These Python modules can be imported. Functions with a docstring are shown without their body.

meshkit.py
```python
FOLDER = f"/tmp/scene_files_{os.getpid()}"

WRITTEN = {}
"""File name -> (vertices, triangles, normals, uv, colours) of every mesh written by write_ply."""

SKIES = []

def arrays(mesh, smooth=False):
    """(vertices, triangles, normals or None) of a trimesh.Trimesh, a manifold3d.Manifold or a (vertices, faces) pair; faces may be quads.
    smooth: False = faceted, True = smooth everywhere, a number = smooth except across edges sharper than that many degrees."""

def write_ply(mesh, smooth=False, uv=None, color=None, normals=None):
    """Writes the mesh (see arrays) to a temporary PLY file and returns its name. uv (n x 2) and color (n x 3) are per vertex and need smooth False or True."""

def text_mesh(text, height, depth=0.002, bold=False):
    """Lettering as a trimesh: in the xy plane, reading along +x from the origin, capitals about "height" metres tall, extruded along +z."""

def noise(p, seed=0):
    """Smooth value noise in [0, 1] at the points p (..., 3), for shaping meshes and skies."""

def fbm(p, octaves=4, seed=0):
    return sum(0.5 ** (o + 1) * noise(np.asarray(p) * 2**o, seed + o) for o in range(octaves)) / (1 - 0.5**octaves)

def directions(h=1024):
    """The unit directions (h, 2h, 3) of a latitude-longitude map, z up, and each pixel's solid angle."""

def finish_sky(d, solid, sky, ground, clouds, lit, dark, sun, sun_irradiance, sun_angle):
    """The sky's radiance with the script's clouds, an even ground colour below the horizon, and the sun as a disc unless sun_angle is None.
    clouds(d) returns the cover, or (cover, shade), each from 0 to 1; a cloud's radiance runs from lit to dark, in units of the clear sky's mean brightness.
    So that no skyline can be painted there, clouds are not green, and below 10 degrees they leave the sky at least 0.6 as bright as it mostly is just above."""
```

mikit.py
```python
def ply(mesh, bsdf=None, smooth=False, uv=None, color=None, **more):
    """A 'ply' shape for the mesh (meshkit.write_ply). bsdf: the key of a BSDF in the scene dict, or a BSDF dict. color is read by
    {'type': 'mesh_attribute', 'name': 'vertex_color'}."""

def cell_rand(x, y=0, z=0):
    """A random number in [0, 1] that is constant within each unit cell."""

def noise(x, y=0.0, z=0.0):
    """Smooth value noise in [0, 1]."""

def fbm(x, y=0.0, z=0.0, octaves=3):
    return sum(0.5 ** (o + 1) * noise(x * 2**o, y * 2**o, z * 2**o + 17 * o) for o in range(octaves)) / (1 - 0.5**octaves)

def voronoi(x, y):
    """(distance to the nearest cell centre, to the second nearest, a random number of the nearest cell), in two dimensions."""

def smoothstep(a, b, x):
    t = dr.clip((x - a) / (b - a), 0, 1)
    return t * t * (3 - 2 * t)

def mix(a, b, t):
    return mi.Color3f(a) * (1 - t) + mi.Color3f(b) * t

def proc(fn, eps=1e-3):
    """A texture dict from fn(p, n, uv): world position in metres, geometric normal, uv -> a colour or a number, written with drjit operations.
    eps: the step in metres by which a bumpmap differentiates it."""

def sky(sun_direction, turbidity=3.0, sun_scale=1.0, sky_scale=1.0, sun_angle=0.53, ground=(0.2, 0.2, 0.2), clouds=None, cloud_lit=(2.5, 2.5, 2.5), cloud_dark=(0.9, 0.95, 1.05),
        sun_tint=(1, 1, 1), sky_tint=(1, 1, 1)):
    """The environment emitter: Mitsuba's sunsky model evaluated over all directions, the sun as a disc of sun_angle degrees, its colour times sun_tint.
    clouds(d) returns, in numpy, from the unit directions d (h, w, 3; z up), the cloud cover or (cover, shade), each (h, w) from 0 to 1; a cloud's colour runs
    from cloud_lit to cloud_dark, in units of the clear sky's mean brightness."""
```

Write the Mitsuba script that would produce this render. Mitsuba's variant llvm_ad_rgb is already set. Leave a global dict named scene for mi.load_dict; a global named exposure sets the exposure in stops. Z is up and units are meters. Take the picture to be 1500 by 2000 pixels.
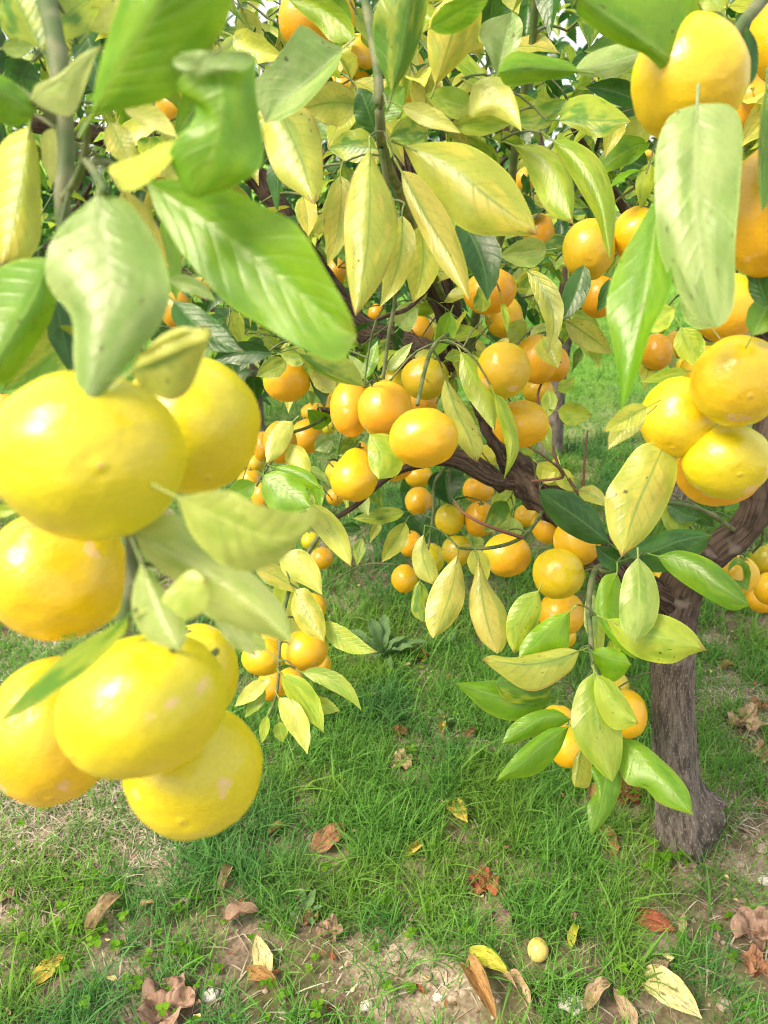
import math
import numpy as np, trimesh, drjit as dr, mitsuba as mi, mikit, meshkit
from mikit import proc, noise, fbm, smoothstep, mix, cell_rand
T = mi.ScalarTransform4f
scene, labels = {}, {}
rng = np.random.default_rng(7)

# ------------------------------------------------------------------ camera, sky, exposure
F = 1502.0                                    # focal length in photo pixels (1500 x 2000)
CAM = np.array([0, 0, 1.2]); PITCH = math.radians(25)
FWD = np.array([0, math.cos(PITCH), -math.sin(PITCH)]); RIGHT = np.array([1.0, 0, 0]); UP = np.cross(RIGHT, FWD)
scene['camera'] = {'type': 'thinlens', 'fov': 2 * math.degrees(math.atan(750 / F)), 'fov_axis': 'x', 'near_clip': 0.02, 'far_clip': 500.0,
                   'aperture_radius': 0.0018, 'focus_distance': 1.05,
                   'to_world': T().look_at(origin=CAM.tolist(), target=(CAM + FWD).tolist(), up=[0, 0, 1])}
scene['sky'] = mikit.sky([-0.58, -0.33, 0.74], turbidity=4, sun_scale=1.0, sun_angle=26, sun_tint=(1, 1, 1.02), sky_scale=1.0,
                         clouds=lambda d: (np.full(d.shape[:2], 0.92), 0.45 * meshkit.fbm(d * 2.2, 3, 5)), cloud_lit=(2.6, 2.6, 2.55), cloud_dark=(1.4, 1.45, 1.5))
exposure = 2.38


def at(x, y, d):
    """The point at depth d seen at photo pixel x, y."""
    return CAM + d * (FWD + RIGHT * (x - 750) / F + UP * (1000 - y) / F)


def ground_at(x, y):
    v = FWD + RIGHT * (x - 750) / F + UP * (1000 - y) / F
    return (CAM + v * (-CAM[2] / v[2]))[:2]


def pix(P):
    q = np.asarray(P) - CAM
    d = q @ FWD
    return np.stack([750 + F * (q @ RIGHT) / d, 1000 - F * (q @ UP) / d, d], -1)


def nrm(v):
    return v / np.maximum(np.linalg.norm(v, axis=-1, keepdims=True), 1e-12)


# ------------------------------------------------------------------ materials
def frac(x):
    return x - dr.floor(x)


# palettes: blade, second tone (blotches or margin), midrib
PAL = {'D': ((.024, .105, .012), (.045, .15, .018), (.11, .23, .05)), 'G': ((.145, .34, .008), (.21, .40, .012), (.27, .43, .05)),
       'P': ((.26, .41, .075), (.38, .50, .13), (.45, .55, .19)), 'Y': ((.61, .54, .075), (.42, .47, .055), (.23, .34, .04)),
       'C': ((.27, .43, .022), (.42, .52, .045), (.40, .53, .09)), 'W': ((.70, .70, .13), (.58, .64, .10), (.54, .61, .14)),
       'L': ((.38, .50, .10), (.50, .58, .16), (.55, .62, .20)), 'V': ((.50, .51, .070), (.44, .48, .06), (.17, .30, .035)), 'M': ((.11, .26, .020), (.34, .43, .04), (.16, .31, .04))}
KINDS = list(PAL)


def pick(k, j):
    c = mi.Color3f(*PAL[KINDS[0]][j])
    for i in range(1, len(KINDS)):
        c = dr.select(k > i - 0.5, mi.Color3f(*PAL[KINDS[i]][j]), c)
    return c


def leaf_color(p, n, uv):
    seed = dr.floor(uv.x); k = dr.floor(uv.y / 4 + 0.25); v = uv.y - 4 * k
    s = (uv.x - seed) * 2.5 - 1.25; a = dr.abs(s)              # across: -1..1, u keeps clear of whole numbers
    r1, r2 = cell_rand(seed, 3), cell_rand(seed, 9)
    blot = fbm(s * 2.2 + seed * 7.3, v * 3.2, 0.5, 3)
    c = mix(pick(k, 0), pick(k, 1), smoothstep(0.42, 0.66, blot + 0.18 * (r1 - 0.5) + 0.10 * a))
    rib = mi.Color3f(pick(k, 2))
    lat = frac((v - 0.22 * a) * 9 + 0.15 * noise(s * 4, v * 4, seed))
    vein = dr.maximum(0.85 * smoothstep(0.085, 0.01, a) * smoothstep(1.02, 0.7, v), 0.26 * smoothstep(0.17, 0.0, dr.abs(lat - 0.5)) * smoothstep(0.9, 0.3, a))
    c = mix(c, rib, vein)
    halo = dr.select((k > 2.5) & (k < 3.5) | (k > 6.5) & (k < 7.5), smoothstep(0.42, 0.04, a + 0.5 * (noise(v * 9, s * 5, seed) - .5)) * smoothstep(0.95, 0.2, v) * dr.select(k > 6, 1.0, 0.6 * r2), 0)
    c = mix(c, rib, halo * 0.6)
    c = mix(c, dr.minimum(c * 1.45 + mi.Color3f(.03, .03, .0), .85), smoothstep(0.93, 0.99, a) * 0.45)      # pale rim of the blade
    fine = noise(s * 28 + seed, v * 70, 0.3)
    c = c * (0.93 + 0.14 * fine) * (0.84 + 0.32 * fbm(s * 3 + seed * 1.7, v * 7, 2.9, 3)) * mi.Color3f(0.86 + 0.18 * r1, 0.90 + 0.18 * r1, 0.8 + 0.6 * r2)
    tipb = smoothstep(.90, .99, v + .10 * (noise(s * 4, v * 20, seed) - .5)) * smoothstep(.55, .6, r1) + smoothstep(.90, .99, a + .16 * (noise(s * 2 + 3, v * 6, seed + .5) - .5)) * smoothstep(.70, .74, r2) * .7
    c = mix(c, mi.Color3f(.30, .17, .05), dr.minimum(tipb, 1) * dr.select((k > 2.5) & (k < 7.5), .8, .25))
    speck = smoothstep(0.80, 0.86, noise(s * 11 + seed * 3.1, v * 24, 1.7)) * smoothstep(0.55, 0.72, noise(s * 1.7 + seed, v * 3, 4.2))
    return mix(c, mi.Color3f(.09, .05, .015), speck * 0.85 * smoothstep(0.35, 0.55, r2))


def leaf_height(p, n, uv):
    k = dr.floor(uv.y / 4 + 0.25); v = uv.y - 4 * k
    s = (uv.x - dr.floor(uv.x)) * 2.5 - 1.25; a = dr.abs(s)
    lat = dr.abs(frac((v - 0.22 * a) * 9) - 0.5)
    return noise(s * 9 + dr.floor(uv.x), v * 22, 0.4) * 0.5 - smoothstep(0.2, 0.0, lat) * 0.5


scene['leaf_bsdf'] = {'type': 'bumpmap', 'tex': proc(leaf_height, 4e-4), 'scale': 0.0004, 'bsdf': {'type': 'blendbsdf', 'weight': 0.04,
                      'blade': {'type': 'principledthin', 'base_color': proc(leaf_color), 'roughness': 0.5, 'diff_trans': 0.8, 'eta': 1.5, 'spec_trans': 0.0},
                      'wax': {'type': 'twosided', 'bsdf': {'type': 'roughconductor', 'material': 'none', 'alpha': 0.14, 'distribution': 'ggx'}}}}
PUT = {'type': 'ref', 'id': 'leaf_bsdf'}

FPAL = {'y': ((.60, .49, .007), (.62, .42, .006)), 'o': ((.68, .38, .009), (.66, .32, .007)), 'g': ((.42, .38, .014), (.58, .38, .010)),
        'l': ((.53, .51, .010), (.58, .49, .007)), 'p': ((.70, .58, .20), (.64, .42, .06)), 'a': ((.67, .43, .007), (.66, .36, .006))}
FK = list(FPAL)


def fruit_color(p, n, uv):
    seed = dr.floor(uv.x); k = dr.floor(uv.y / 4 + 0.25); v = uv.y - 4 * k
    a, b = mi.Color3f(*FPAL[FK[0]][0]), mi.Color3f(*FPAL[FK[0]][1])
    for i in range(1, len(FK)):
        a = dr.select(k > i - .5, mi.Color3f(*FPAL[FK[i]][0]), a); b = dr.select(k > i - .5, mi.Color3f(*FPAL[FK[i]][1]), b)
    r = cell_rand(seed, 5)
    big = fbm(p.x * 22 + seed * 3.3, p.y * 22, p.z * 22, 2)
    c = mix(a, b, smoothstep(0.25, 0.75, big * 0.7 + 0.45 * v - 0.1 + 0.25 * (r - 0.5)))
    pore = noise(p.x * 520, p.y * 520, p.z * 520)
    c = c * (0.95 + 0.09 * pore)
    m = fbm(p.x * 55 + seed, p.y * 55, p.z * 55, 3)
    scar = smoothstep(0.69, 0.76, m + 0.10 * (r - .5)) * smoothstep(.45, .60, noise(p.x * 30 + 5, p.y * 30, p.z * 30 + seed))
    c = mix(c, mi.Color3f(.68, .46, .25), 0.65 * scar)
    end = smoothstep(0.984, 0.996, v + 0.012 * (noise(p.x * 500, p.y * 500, p.z * 500) - .5))           # blossom scar
    c = mix(c, mi.Color3f(.50, .28, .10), 0.75 * end)
    return mix(c, c * mi.Color3f(.78, .95, .8), smoothstep(0.10, 0.02, v) * 0.6)


def fruit_height(p, n, uv):
    return noise(p.x * 420, p.y * 420, p.z * 420) + 0.6 * noise(p.x * 900, p.y * 900, p.z * 900)


scene['fruit_bsdf'] = {'type': 'bumpmap', 'tex': proc(fruit_height, 4e-4), 'scale': 0.00018,
                       'bsdf': {'type': 'principled', 'base_color': proc(fruit_color), 'roughness': 0.33, 'specular': 0.8}}
scene['stalk_bsdf'] = {'type': 'twosided', 'bsdf': {'type': 'principled', 'base_color': proc(lambda p, n, uv: mix(mi.Color3f(.075, .125, .025), mi.Color3f(.16, .20, .06), fbm(p.x * 90, p.y * 90, p.z * 40, 2))), 'roughness': 0.6}}


def bark_color(p, n, uv):
    ca, sa = dr.cos(uv.x * 2 * dr.pi), dr.sin(uv.x * 2 * dr.pi)
    f = fbm(ca * 9 + 20, sa * 9 + 20, uv.y * 30, 4)
    c = mix(mi.Color3f(.070, .060, .053), mi.Color3f(.165, .142, .124), smoothstep(.30, .68, f))
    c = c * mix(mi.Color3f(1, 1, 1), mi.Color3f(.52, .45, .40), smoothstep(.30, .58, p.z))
    lich = smoothstep(.60, .75, fbm(p.x * 28, p.y * 28, p.z * 20, 3))
    c = mix(c, mi.Color3f(.24, .21, .18), .55 * lich)
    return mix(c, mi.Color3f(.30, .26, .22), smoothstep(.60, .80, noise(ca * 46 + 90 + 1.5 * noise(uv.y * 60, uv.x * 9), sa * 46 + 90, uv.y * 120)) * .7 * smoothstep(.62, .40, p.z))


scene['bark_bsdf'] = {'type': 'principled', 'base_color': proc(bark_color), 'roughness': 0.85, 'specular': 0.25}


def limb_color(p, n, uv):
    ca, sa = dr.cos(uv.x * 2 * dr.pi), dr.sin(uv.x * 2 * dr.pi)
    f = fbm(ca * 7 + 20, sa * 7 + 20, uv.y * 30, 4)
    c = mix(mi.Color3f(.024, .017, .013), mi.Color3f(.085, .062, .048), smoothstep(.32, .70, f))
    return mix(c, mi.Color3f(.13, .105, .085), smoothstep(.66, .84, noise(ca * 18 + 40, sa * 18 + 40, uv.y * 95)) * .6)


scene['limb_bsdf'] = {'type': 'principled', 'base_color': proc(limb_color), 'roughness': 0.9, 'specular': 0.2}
scene['twig_bsdf'] = {'type': 'principled', 'base_color': proc(lambda p, n, uv: mix(mi.Color3f(.060, .105, .028), mi.Color3f(.14, .16, .075), smoothstep(.35, .7, fbm(p.x * 60, p.y * 60, p.z * 60, 2)))), 'roughness': 0.65}
scene['dead_twig_bsdf'] = {'type': 'principled', 'base_color': {'type': 'rgb', 'value': [.16, .075, .055]}, 'roughness': 0.8}


def soil_color(p, n, uv):
    a = fbm(p.x * 9, p.y * 9, 0.2, 4)
    c = mix(mi.Color3f(.165, .128, .095), mi.Color3f(.33, .275, .21), smoothstep(.3, .7, a))
    c = mix(c, mi.Color3f(.10, .085, .04), smoothstep(.52, .7, fbm(p.x * 30 + 9, p.y * 30, .7, 3)) * .6)
    g = noise(p.x * 260, p.y * 260, 3.3)
    c = c * (0.55 + 0.9 * g) * (.75 + .5 * noise(p.x * 90, p.y * 90, 1.1))
    moss = smoothstep(.50, .62, fbm(p.x * 5 + 3, p.y * 5 + 8, 2.2, 3))
    c = mix(c, mi.Color3f(.085, .12, .025), .45 * moss)
    far = smoothstep(2.2, 4.5, p.y)
    turf = mix(mi.Color3f(.07, .22, .02), mi.Color3f(.16, .28, .05), fbm(p.x * 14, p.y * 5, 5.1, 3))
    return mix(c, turf, far)


scene['soil_bsdf'] = {'type': 'principled', 'base_color': proc(soil_color), 'roughness': 0.95, 'specular': 0.15}


def grass_color(p, n, uv):
    r = frac(uv.x); kind = dr.floor(uv.x)
    g = mix(mi.Color3f(.060, .22, .035), mi.Color3f(.23, .47, .11), r)
    g = mix(g, mi.Color3f(.065, .22, .085), .6 * smoothstep(.50, .68, fbm(p.x * 3.4, p.y * 3.4, 0.0, 2)))
    g = mix(g, mi.Color3f(.24, .38, .05), .28 * smoothstep(.55, .70, fbm(p.x * 5 + 7, p.y * 5, 3.0, 2)))
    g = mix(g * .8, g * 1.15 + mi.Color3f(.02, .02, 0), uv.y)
    d = mix(mi.Color3f(.42, .36, .26), mi.Color3f(.70, .67, .56), r)
    c = dr.select(kind > 0.5, d, g)
    clov = mix(mi.Color3f(.07, .21, .012), mi.Color3f(.17, .36, .03), r)
    return dr.select(kind > 1.5, clov, c)


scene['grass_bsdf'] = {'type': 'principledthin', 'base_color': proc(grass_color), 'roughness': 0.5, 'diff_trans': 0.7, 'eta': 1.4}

DPAL = [((.40, .22, .13), (.22, .10, .06)), ((.70, .58, .12), (.50, .36, .08)), ((.56, .44, .28), (.38, .26, .15)), ((.36, .13, .07), (.18, .06, .04)),
        ((.48, .31, .13), (.34, .20, .08)), ((.40, .28, .21), (.28, .18, .13)), ((.22, .13, .13), (.32, .22, .20)), ((.74, .68, .34), (.62, .52, .22)), ((.52, .60, .08), (.60, .52, .10))]


def dead_color(p, n, uv):
    seed = dr.floor(uv.x); k = dr.floor(uv.y / 4 + .25); v = uv.y - 4 * k
    s = (uv.x - seed) * 2.5 - 1.25
    a, b = mi.Color3f(*DPAL[0][0]), mi.Color3f(*DPAL[0][1])
    for i in range(1, len(DPAL)):
        a = dr.select(k > i - .5, mi.Color3f(*DPAL[i][0]), a); b = dr.select(k > i - .5, mi.Color3f(*DPAL[i][1]), b)
    c = mix(a, b, smoothstep(.35, .7, fbm(s * 2.5 + seed * 5.1, v * 4, .6, 3)))
    a_ = dr.abs(s); lat = dr.abs(frac((v - .3 * a_) * 7) - .5)
    c = mix(c, b * .8, dr.maximum(smoothstep(.07, .01, a_), .45 * smoothstep(.09, .01, lat)))
    c = mix(c, mi.Color3f(.12, .07, .04), smoothstep(.60, .78, fbm(s * 5 + seed, v * 9, 3.1, 3)) * .7)
    return c * (0.7 + 0.6 * fbm(s * 12 + seed, v * 26, .2, 2))


scene['dead_bsdf'] = {'type': 'principledthin', 'base_color': proc(dead_color), 'roughness': 0.6, 'diff_trans': 0.4, 'eta': 1.4}
scene['stone_bsdf'] = {'type': 'principled', 'base_color': proc(lambda p, n, uv: mix(mi.Color3f(.42, .38, .34), mi.Color3f(.66, .64, .60), fbm(p.x * 70, p.y * 70, p.z * 70, 3))), 'roughness': 0.8}
scene['tan_stone_bsdf'] = {'type': 'principled', 'base_color': proc(lambda p, n, uv: mix(mi.Color3f(.25, .195, .145), mi.Color3f(.42, .35, .28), fbm(p.x * 70, p.y * 70, p.z * 70, 3))), 'roughness': 0.85}
scene['weed_bsdf'] = {'type': 'principledthin', 'base_color': proc(lambda p, n, uv: mix(mi.Color3f(.10, .20, .075), mi.Color3f(.17, .28, .12), fbm(p.x * 60, p.y * 60, p.z * 60, 2))), 'roughness': 0.6, 'diff_trans': 0.5, 'eta': 1.4}

# ------------------------------------------------------------------ naming helpers
count = {}


def numbered(name):
    n = count.get(name, -1) + 1; count[name] = n
    return name if n == 0 else f'{name}_{n:03d}'


def put(name, shape, parent=None):
    key = numbered((parent + '__' if parent else '') + name)
    scene[key] = shape
    return key


def thing(name, label, cat, group=None, kind=None, shape=None):
    key = numbered(name)
    labels[key] = {'label': label, 'category': cat}
    if group: labels[key]['group'] = group
    if kind: labels[key]['kind'] = kind
    if shape is not None: scene[key] = shape
    return key


def shape_of(vfu, bsdf, smooth=True):
    v, f, uv = vfu
    return mikit.ply((v, f), bsdf, smooth=smooth, uv=uv)


def join(parts):
    vs, fs, us, o = [], [], [], 0
    for v, f, u in parts:
        vs.append(v); fs.append(f + o); us.append(u); o += len(v)
    return np.vstack(vs), np.vstack(fs), np.vstack(us)


def grid_faces(nr, nc, wrap=False):
    i, j = np.meshgrid(np.arange(nr - 1), np.arange(nc if wrap else nc - 1), indexing='ij')
    a = i * nc + j; b = i * nc + (j + 1) % nc; c = a + nc; d = b + nc
    return np.vstack([np.stack([a, b, d], -1).reshape(-1, 3), np.stack([a, d, c], -1).reshape(-1, 3)])


def spline(pts, n):
    """Catmull-Rom through rows of any width."""
    p = np.asarray(pts, float)
    p = np.vstack([2 * p[0] - p[1], p, 2 * p[-1] - p[-2]])
    t = np.linspace(0, len(p) - 3 - 1e-9, n); i = t.astype(int); u = (t - i)[:, None]
    a, b, c, d = p[i], p[i + 1], p[i + 2], p[i + 3]
    return .5 * (2 * b + (c - a) * u + (2 * a - 5 * b + 4 * c - d) * u ** 2 + (3 * b - a - 3 * c + d) * u ** 3)


def tube(path, rad, sides=10, rough=0.0, freq=60, seed=0, uscale=1.0):
    """A closed-ended tube along the points; uv: u runs round, v along in metres."""
    path = np.asarray(path, float); rad = np.broadcast_to(np.asarray(rad, float), len(path))
    tan = nrm(np.gradient(path, axis=0))
    ref = np.array([0, 0, 1.0]) if abs(tan[len(tan) // 2, 2]) < .8 else np.array([0, 1.0, 0])
    A = nrm(np.cross(tan, ref)); B = np.cross(tan, A)
    th = np.linspace(0, 2 * np.pi, sides, endpoint=False)
    ring = A[:, None] * np.cos(th)[None, :, None] + B[:, None] * np.sin(th)[None, :, None]
    V = path[:, None] + ring * rad[:, None, None]
    if rough:
        V = V + ring * ((meshkit.fbm(V * freq, 3, seed) - .5) * 2 * rough * rad[:, None])[..., None]
    L = np.concatenate([[0], np.cumsum(np.linalg.norm(np.diff(path, axis=0), axis=1))])
    uv = np.stack(np.broadcast_arrays(np.minimum(th, 2 * np.pi - th)[None, :] / np.pi * .5 + 0 * L[:, None], L[:, None]), -1)
    n = len(path)
    f = grid_faces(n, sides, True)
    v = np.vstack([V.reshape(-1, 3), path[:1], path[-1:]]); uv = np.vstack([uv.reshape(-1, 2), [[0, 0]], [[0, L[-1]]]])
    k = np.arange(sides); a, b = n * sides, n * sides + 1
    f = np.vstack([f, np.stack([np.full(sides, a), (k + 1) % sides, k], 1), np.stack([np.full(sides, b), (n - 1) * sides + k, (n - 1) * sides + (k + 1) % sides], 1)])
    return v, f, uv


# ------------------------------------------------------------------ leaves
SEED = [10]


def leaf(P0, C, P1, width, kind, face, roll=0.0, fold=0.2, curl=0.0, twist=0.0, nu=9, nv=13, wave=0.05, prof=(0.85, 0.8), rips=0.0, notch=(), shape=None, back=None, tear=0):
    """One citrus blade: midrib a curve P0-C-P1, blade folded, cupped and waved about it, its short stalk behind P0."""
    SEED[0] += 1; seed = SEED[0]
    t = np.linspace(0, 1, nv)[:, None]
    mid = (1 - t) ** 2 * P0 + 2 * t * (1 - t) * C + t ** 2 * P1
    tan = nrm(2 * (1 - t) * (C - P0) + 2 * t * (P1 - C))
    S = nrm(np.cross(tan, face)); N = np.cross(S, tan)
    ang = roll + twist * (t - .4)
    S, N = S * np.cos(ang) + N * np.sin(ang), N * np.cos(ang) - S * np.sin(ang)
    tt = t[:, 0]
    if shape is None:
        h = np.sin(np.pi * tt ** prof[1]) ** prof[0] * (1 - .16 * tt)
        h = h / h.max(); h = np.maximum(h * np.minimum(1, (1 - tt) / .14) ** .35, .012)
        hl = hr = h
    else:
        hl = np.maximum(np.interp(tt, *zip(*shape[0])), .012); hr = np.maximum(np.interp(tt, *zip(*shape[1])), .012)
    s = np.linspace(-1, 1, nu); a = np.abs(s)
    hw = width / 2 * np.where(s[None] < 0, hl[:, None], hr[:, None])
    r = np.random.default_rng(seed)
    if wave or tear:
        ph = r.random(4) * 9
        edge = 1 + .035 * np.sin(tt * 23 + ph[0])[:, None] * a + (.05 * (meshkit.noise(np.stack([tt * 14, 0 * tt + seed, 0 * tt], -1)) - .5))[:, None]
        hw = hw * edge
    for side, pos, wid, dep in notch:
        hw = hw * np.where(np.sign(s)[None] == side, 1 - dep * np.exp(-((tt - pos) / wid) ** 2)[:, None], 1)
    wv = wave * width * (np.sin(tt[:, None] * (9 + 5 * r.random()) + r.random() * 6 + np.where(s < 0, 2.1, 0)[None]) * (s ** 2)[None] * np.sin(np.pi * tt)[:, None])
    lat = ((tt[:, None] - .22 * a[None]) * 9) % 1
    wv = wv + rips * width * (np.cos((lat - .5) * 2 * np.pi)) * np.clip(a * 3, 0, 1) * np.clip((1 - a) * 3, 0, 1)
    co, si = math.cos(fold), math.sin(fold)
    off = S[:, None] * (hw * s)[..., None] * co + N[:, None] * (hw * a * si + curl * hw * s ** 2 + wv)[..., None]
    V = (mid[:, None] + off).reshape(-1, 3)
    k = kind if isinstance(kind, int) else KINDS.index(kind)
    uv = np.stack(np.broadcast_arrays(seed + .1 + (s[None] + 1) * .4, 4 * k + tt[:, None] * .999), -1).reshape(-1, 2)
    V, f = V, grid_faces(nv, nu)
    # the stalk, a thin curved tube of the same mesh
    L = np.linalg.norm(P1 - P0)
    end = P0 - tan[0] * L * .05 if back is None else back
    sp = spline([mid[1], P0, (P0 + end) / 2 - tan[0] * np.linalg.norm(end - P0) * .15, end], 6)
    sv, sf, _ = tube(sp, np.linspace(.6, 1.1, 6) * np.clip(L * .012, .0006, .0012), 5)
    su = np.tile([[seed + .5, 4 * k + .1]], (len(sv), 1))
    return join([(V, f, uv), (sv, sf, su)])


def leaf_px(b, t, w, d, dd, kind, bend=0.0, bow=0.0, **o):
    """A leaf from where its base and tip stand: photo pixels, apparent width there, depth of the base and of the tip beyond it."""
    P0, P1 = at(b[0], b[1], d), at(t[0], t[1], d + dd)
    dm = d + dd / 2
    mx, my = (b[0] + t[0]) / 2, (b[1] + t[1]) / 2
    dx, dy = t[0] - b[0], t[1] - b[1]
    L = math.hypot(dx, dy) / F * dm
    C = at(mx + dy * bend * 2, my - dx * bend * 2, dm - 2 * bow * L)
    face = nrm(CAM - (P0 + P1) / 2)
    roll = o.get('roll', 0.0)
    W = w / F * dm / max(.3, math.cos(roll)) / max(.6, math.cos(o.get('fold', .2)))
    return leaf(P0, C, P1, W, kind, face, **o)


# plants: their skeleton points, and what is to be joined to them
PLANT = {k: dict(leaves=[], pts=[], wood=[], twigs=[]) for k in ('tree', 'left', 'right')}


def wood(plant, pts, r0, r1, name='branch', bsdf='limb_bsdf', n=None, sides=10, rough=.12, px=True, freq=60):
    P = np.array([at(*q[:3]) for q in pts]) if px else np.asarray(pts, float)
    n = n or max(8, int(len(P) * 7))
    path = spline(P, n)
    rad = np.linspace(r0, r1, n) if np.isscalar(r0) else np.interp(np.linspace(0, 1, n), np.linspace(0, 1, len(r0)), r0)
    PLANT[plant]['pts'].append(path)
    PLANT[plant]['wood'].append((name, tube(path, rad, sides, rough, freq, len(PLANT[plant]['wood'])), bsdf))


BALLS = []                                   # centre and radius of every fruit, kept clear by the twigs


def connect(plant, P, tan=None, r=.0011, most=.4):
    """A thin twig from P to the nearest wood of its plant; returns the point from which the stalk runs."""
    pl = PLANT[plant]
    pts = np.vstack(pl['pts']); d = np.linalg.norm(pts - P, axis=1)
    # prefer wood that stands above and behind, so that twigs do not cross in front
    cost = d + .25 * np.maximum(0, P[2] - pts[:, 2]) + .15 * np.maximum(0, P[1] - pts[:, 1])
    j = int(np.argmin(cost))
    if d[j] < .012: return pts[j]
    if d[j] > most: return P
    Q = pts[j]; m = (P + Q) / 2 + np.array([0, .10, .14]) * d[j] * .8
    path = spline([Q, m, P], max(5, int(d[j] / .012)))
    for c, R in BALLS:
        if (np.linalg.norm(path[:-2] - c, axis=1) < R * .97).any(): return P
        rel = path[1:-2] - CAM; q = c - CAM; dist = np.linalg.norm(q); u = q / dist      # nor may a twig run across the face of a fruit
        al = rel @ u
        if ((np.linalg.norm(rel - al[:, None] * u, axis=1) * dist < R * al * .85) & (al < dist)).any(): return P
    pl['pts'].append(path[1:])
    pl['twigs'].append(tube(path, np.linspace(r * 1.7, r, len(path)), 6))
    return None


def add_leaf(plant, *a, **o):
    PLANT[plant]['leaves'].append((a, o))


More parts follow.
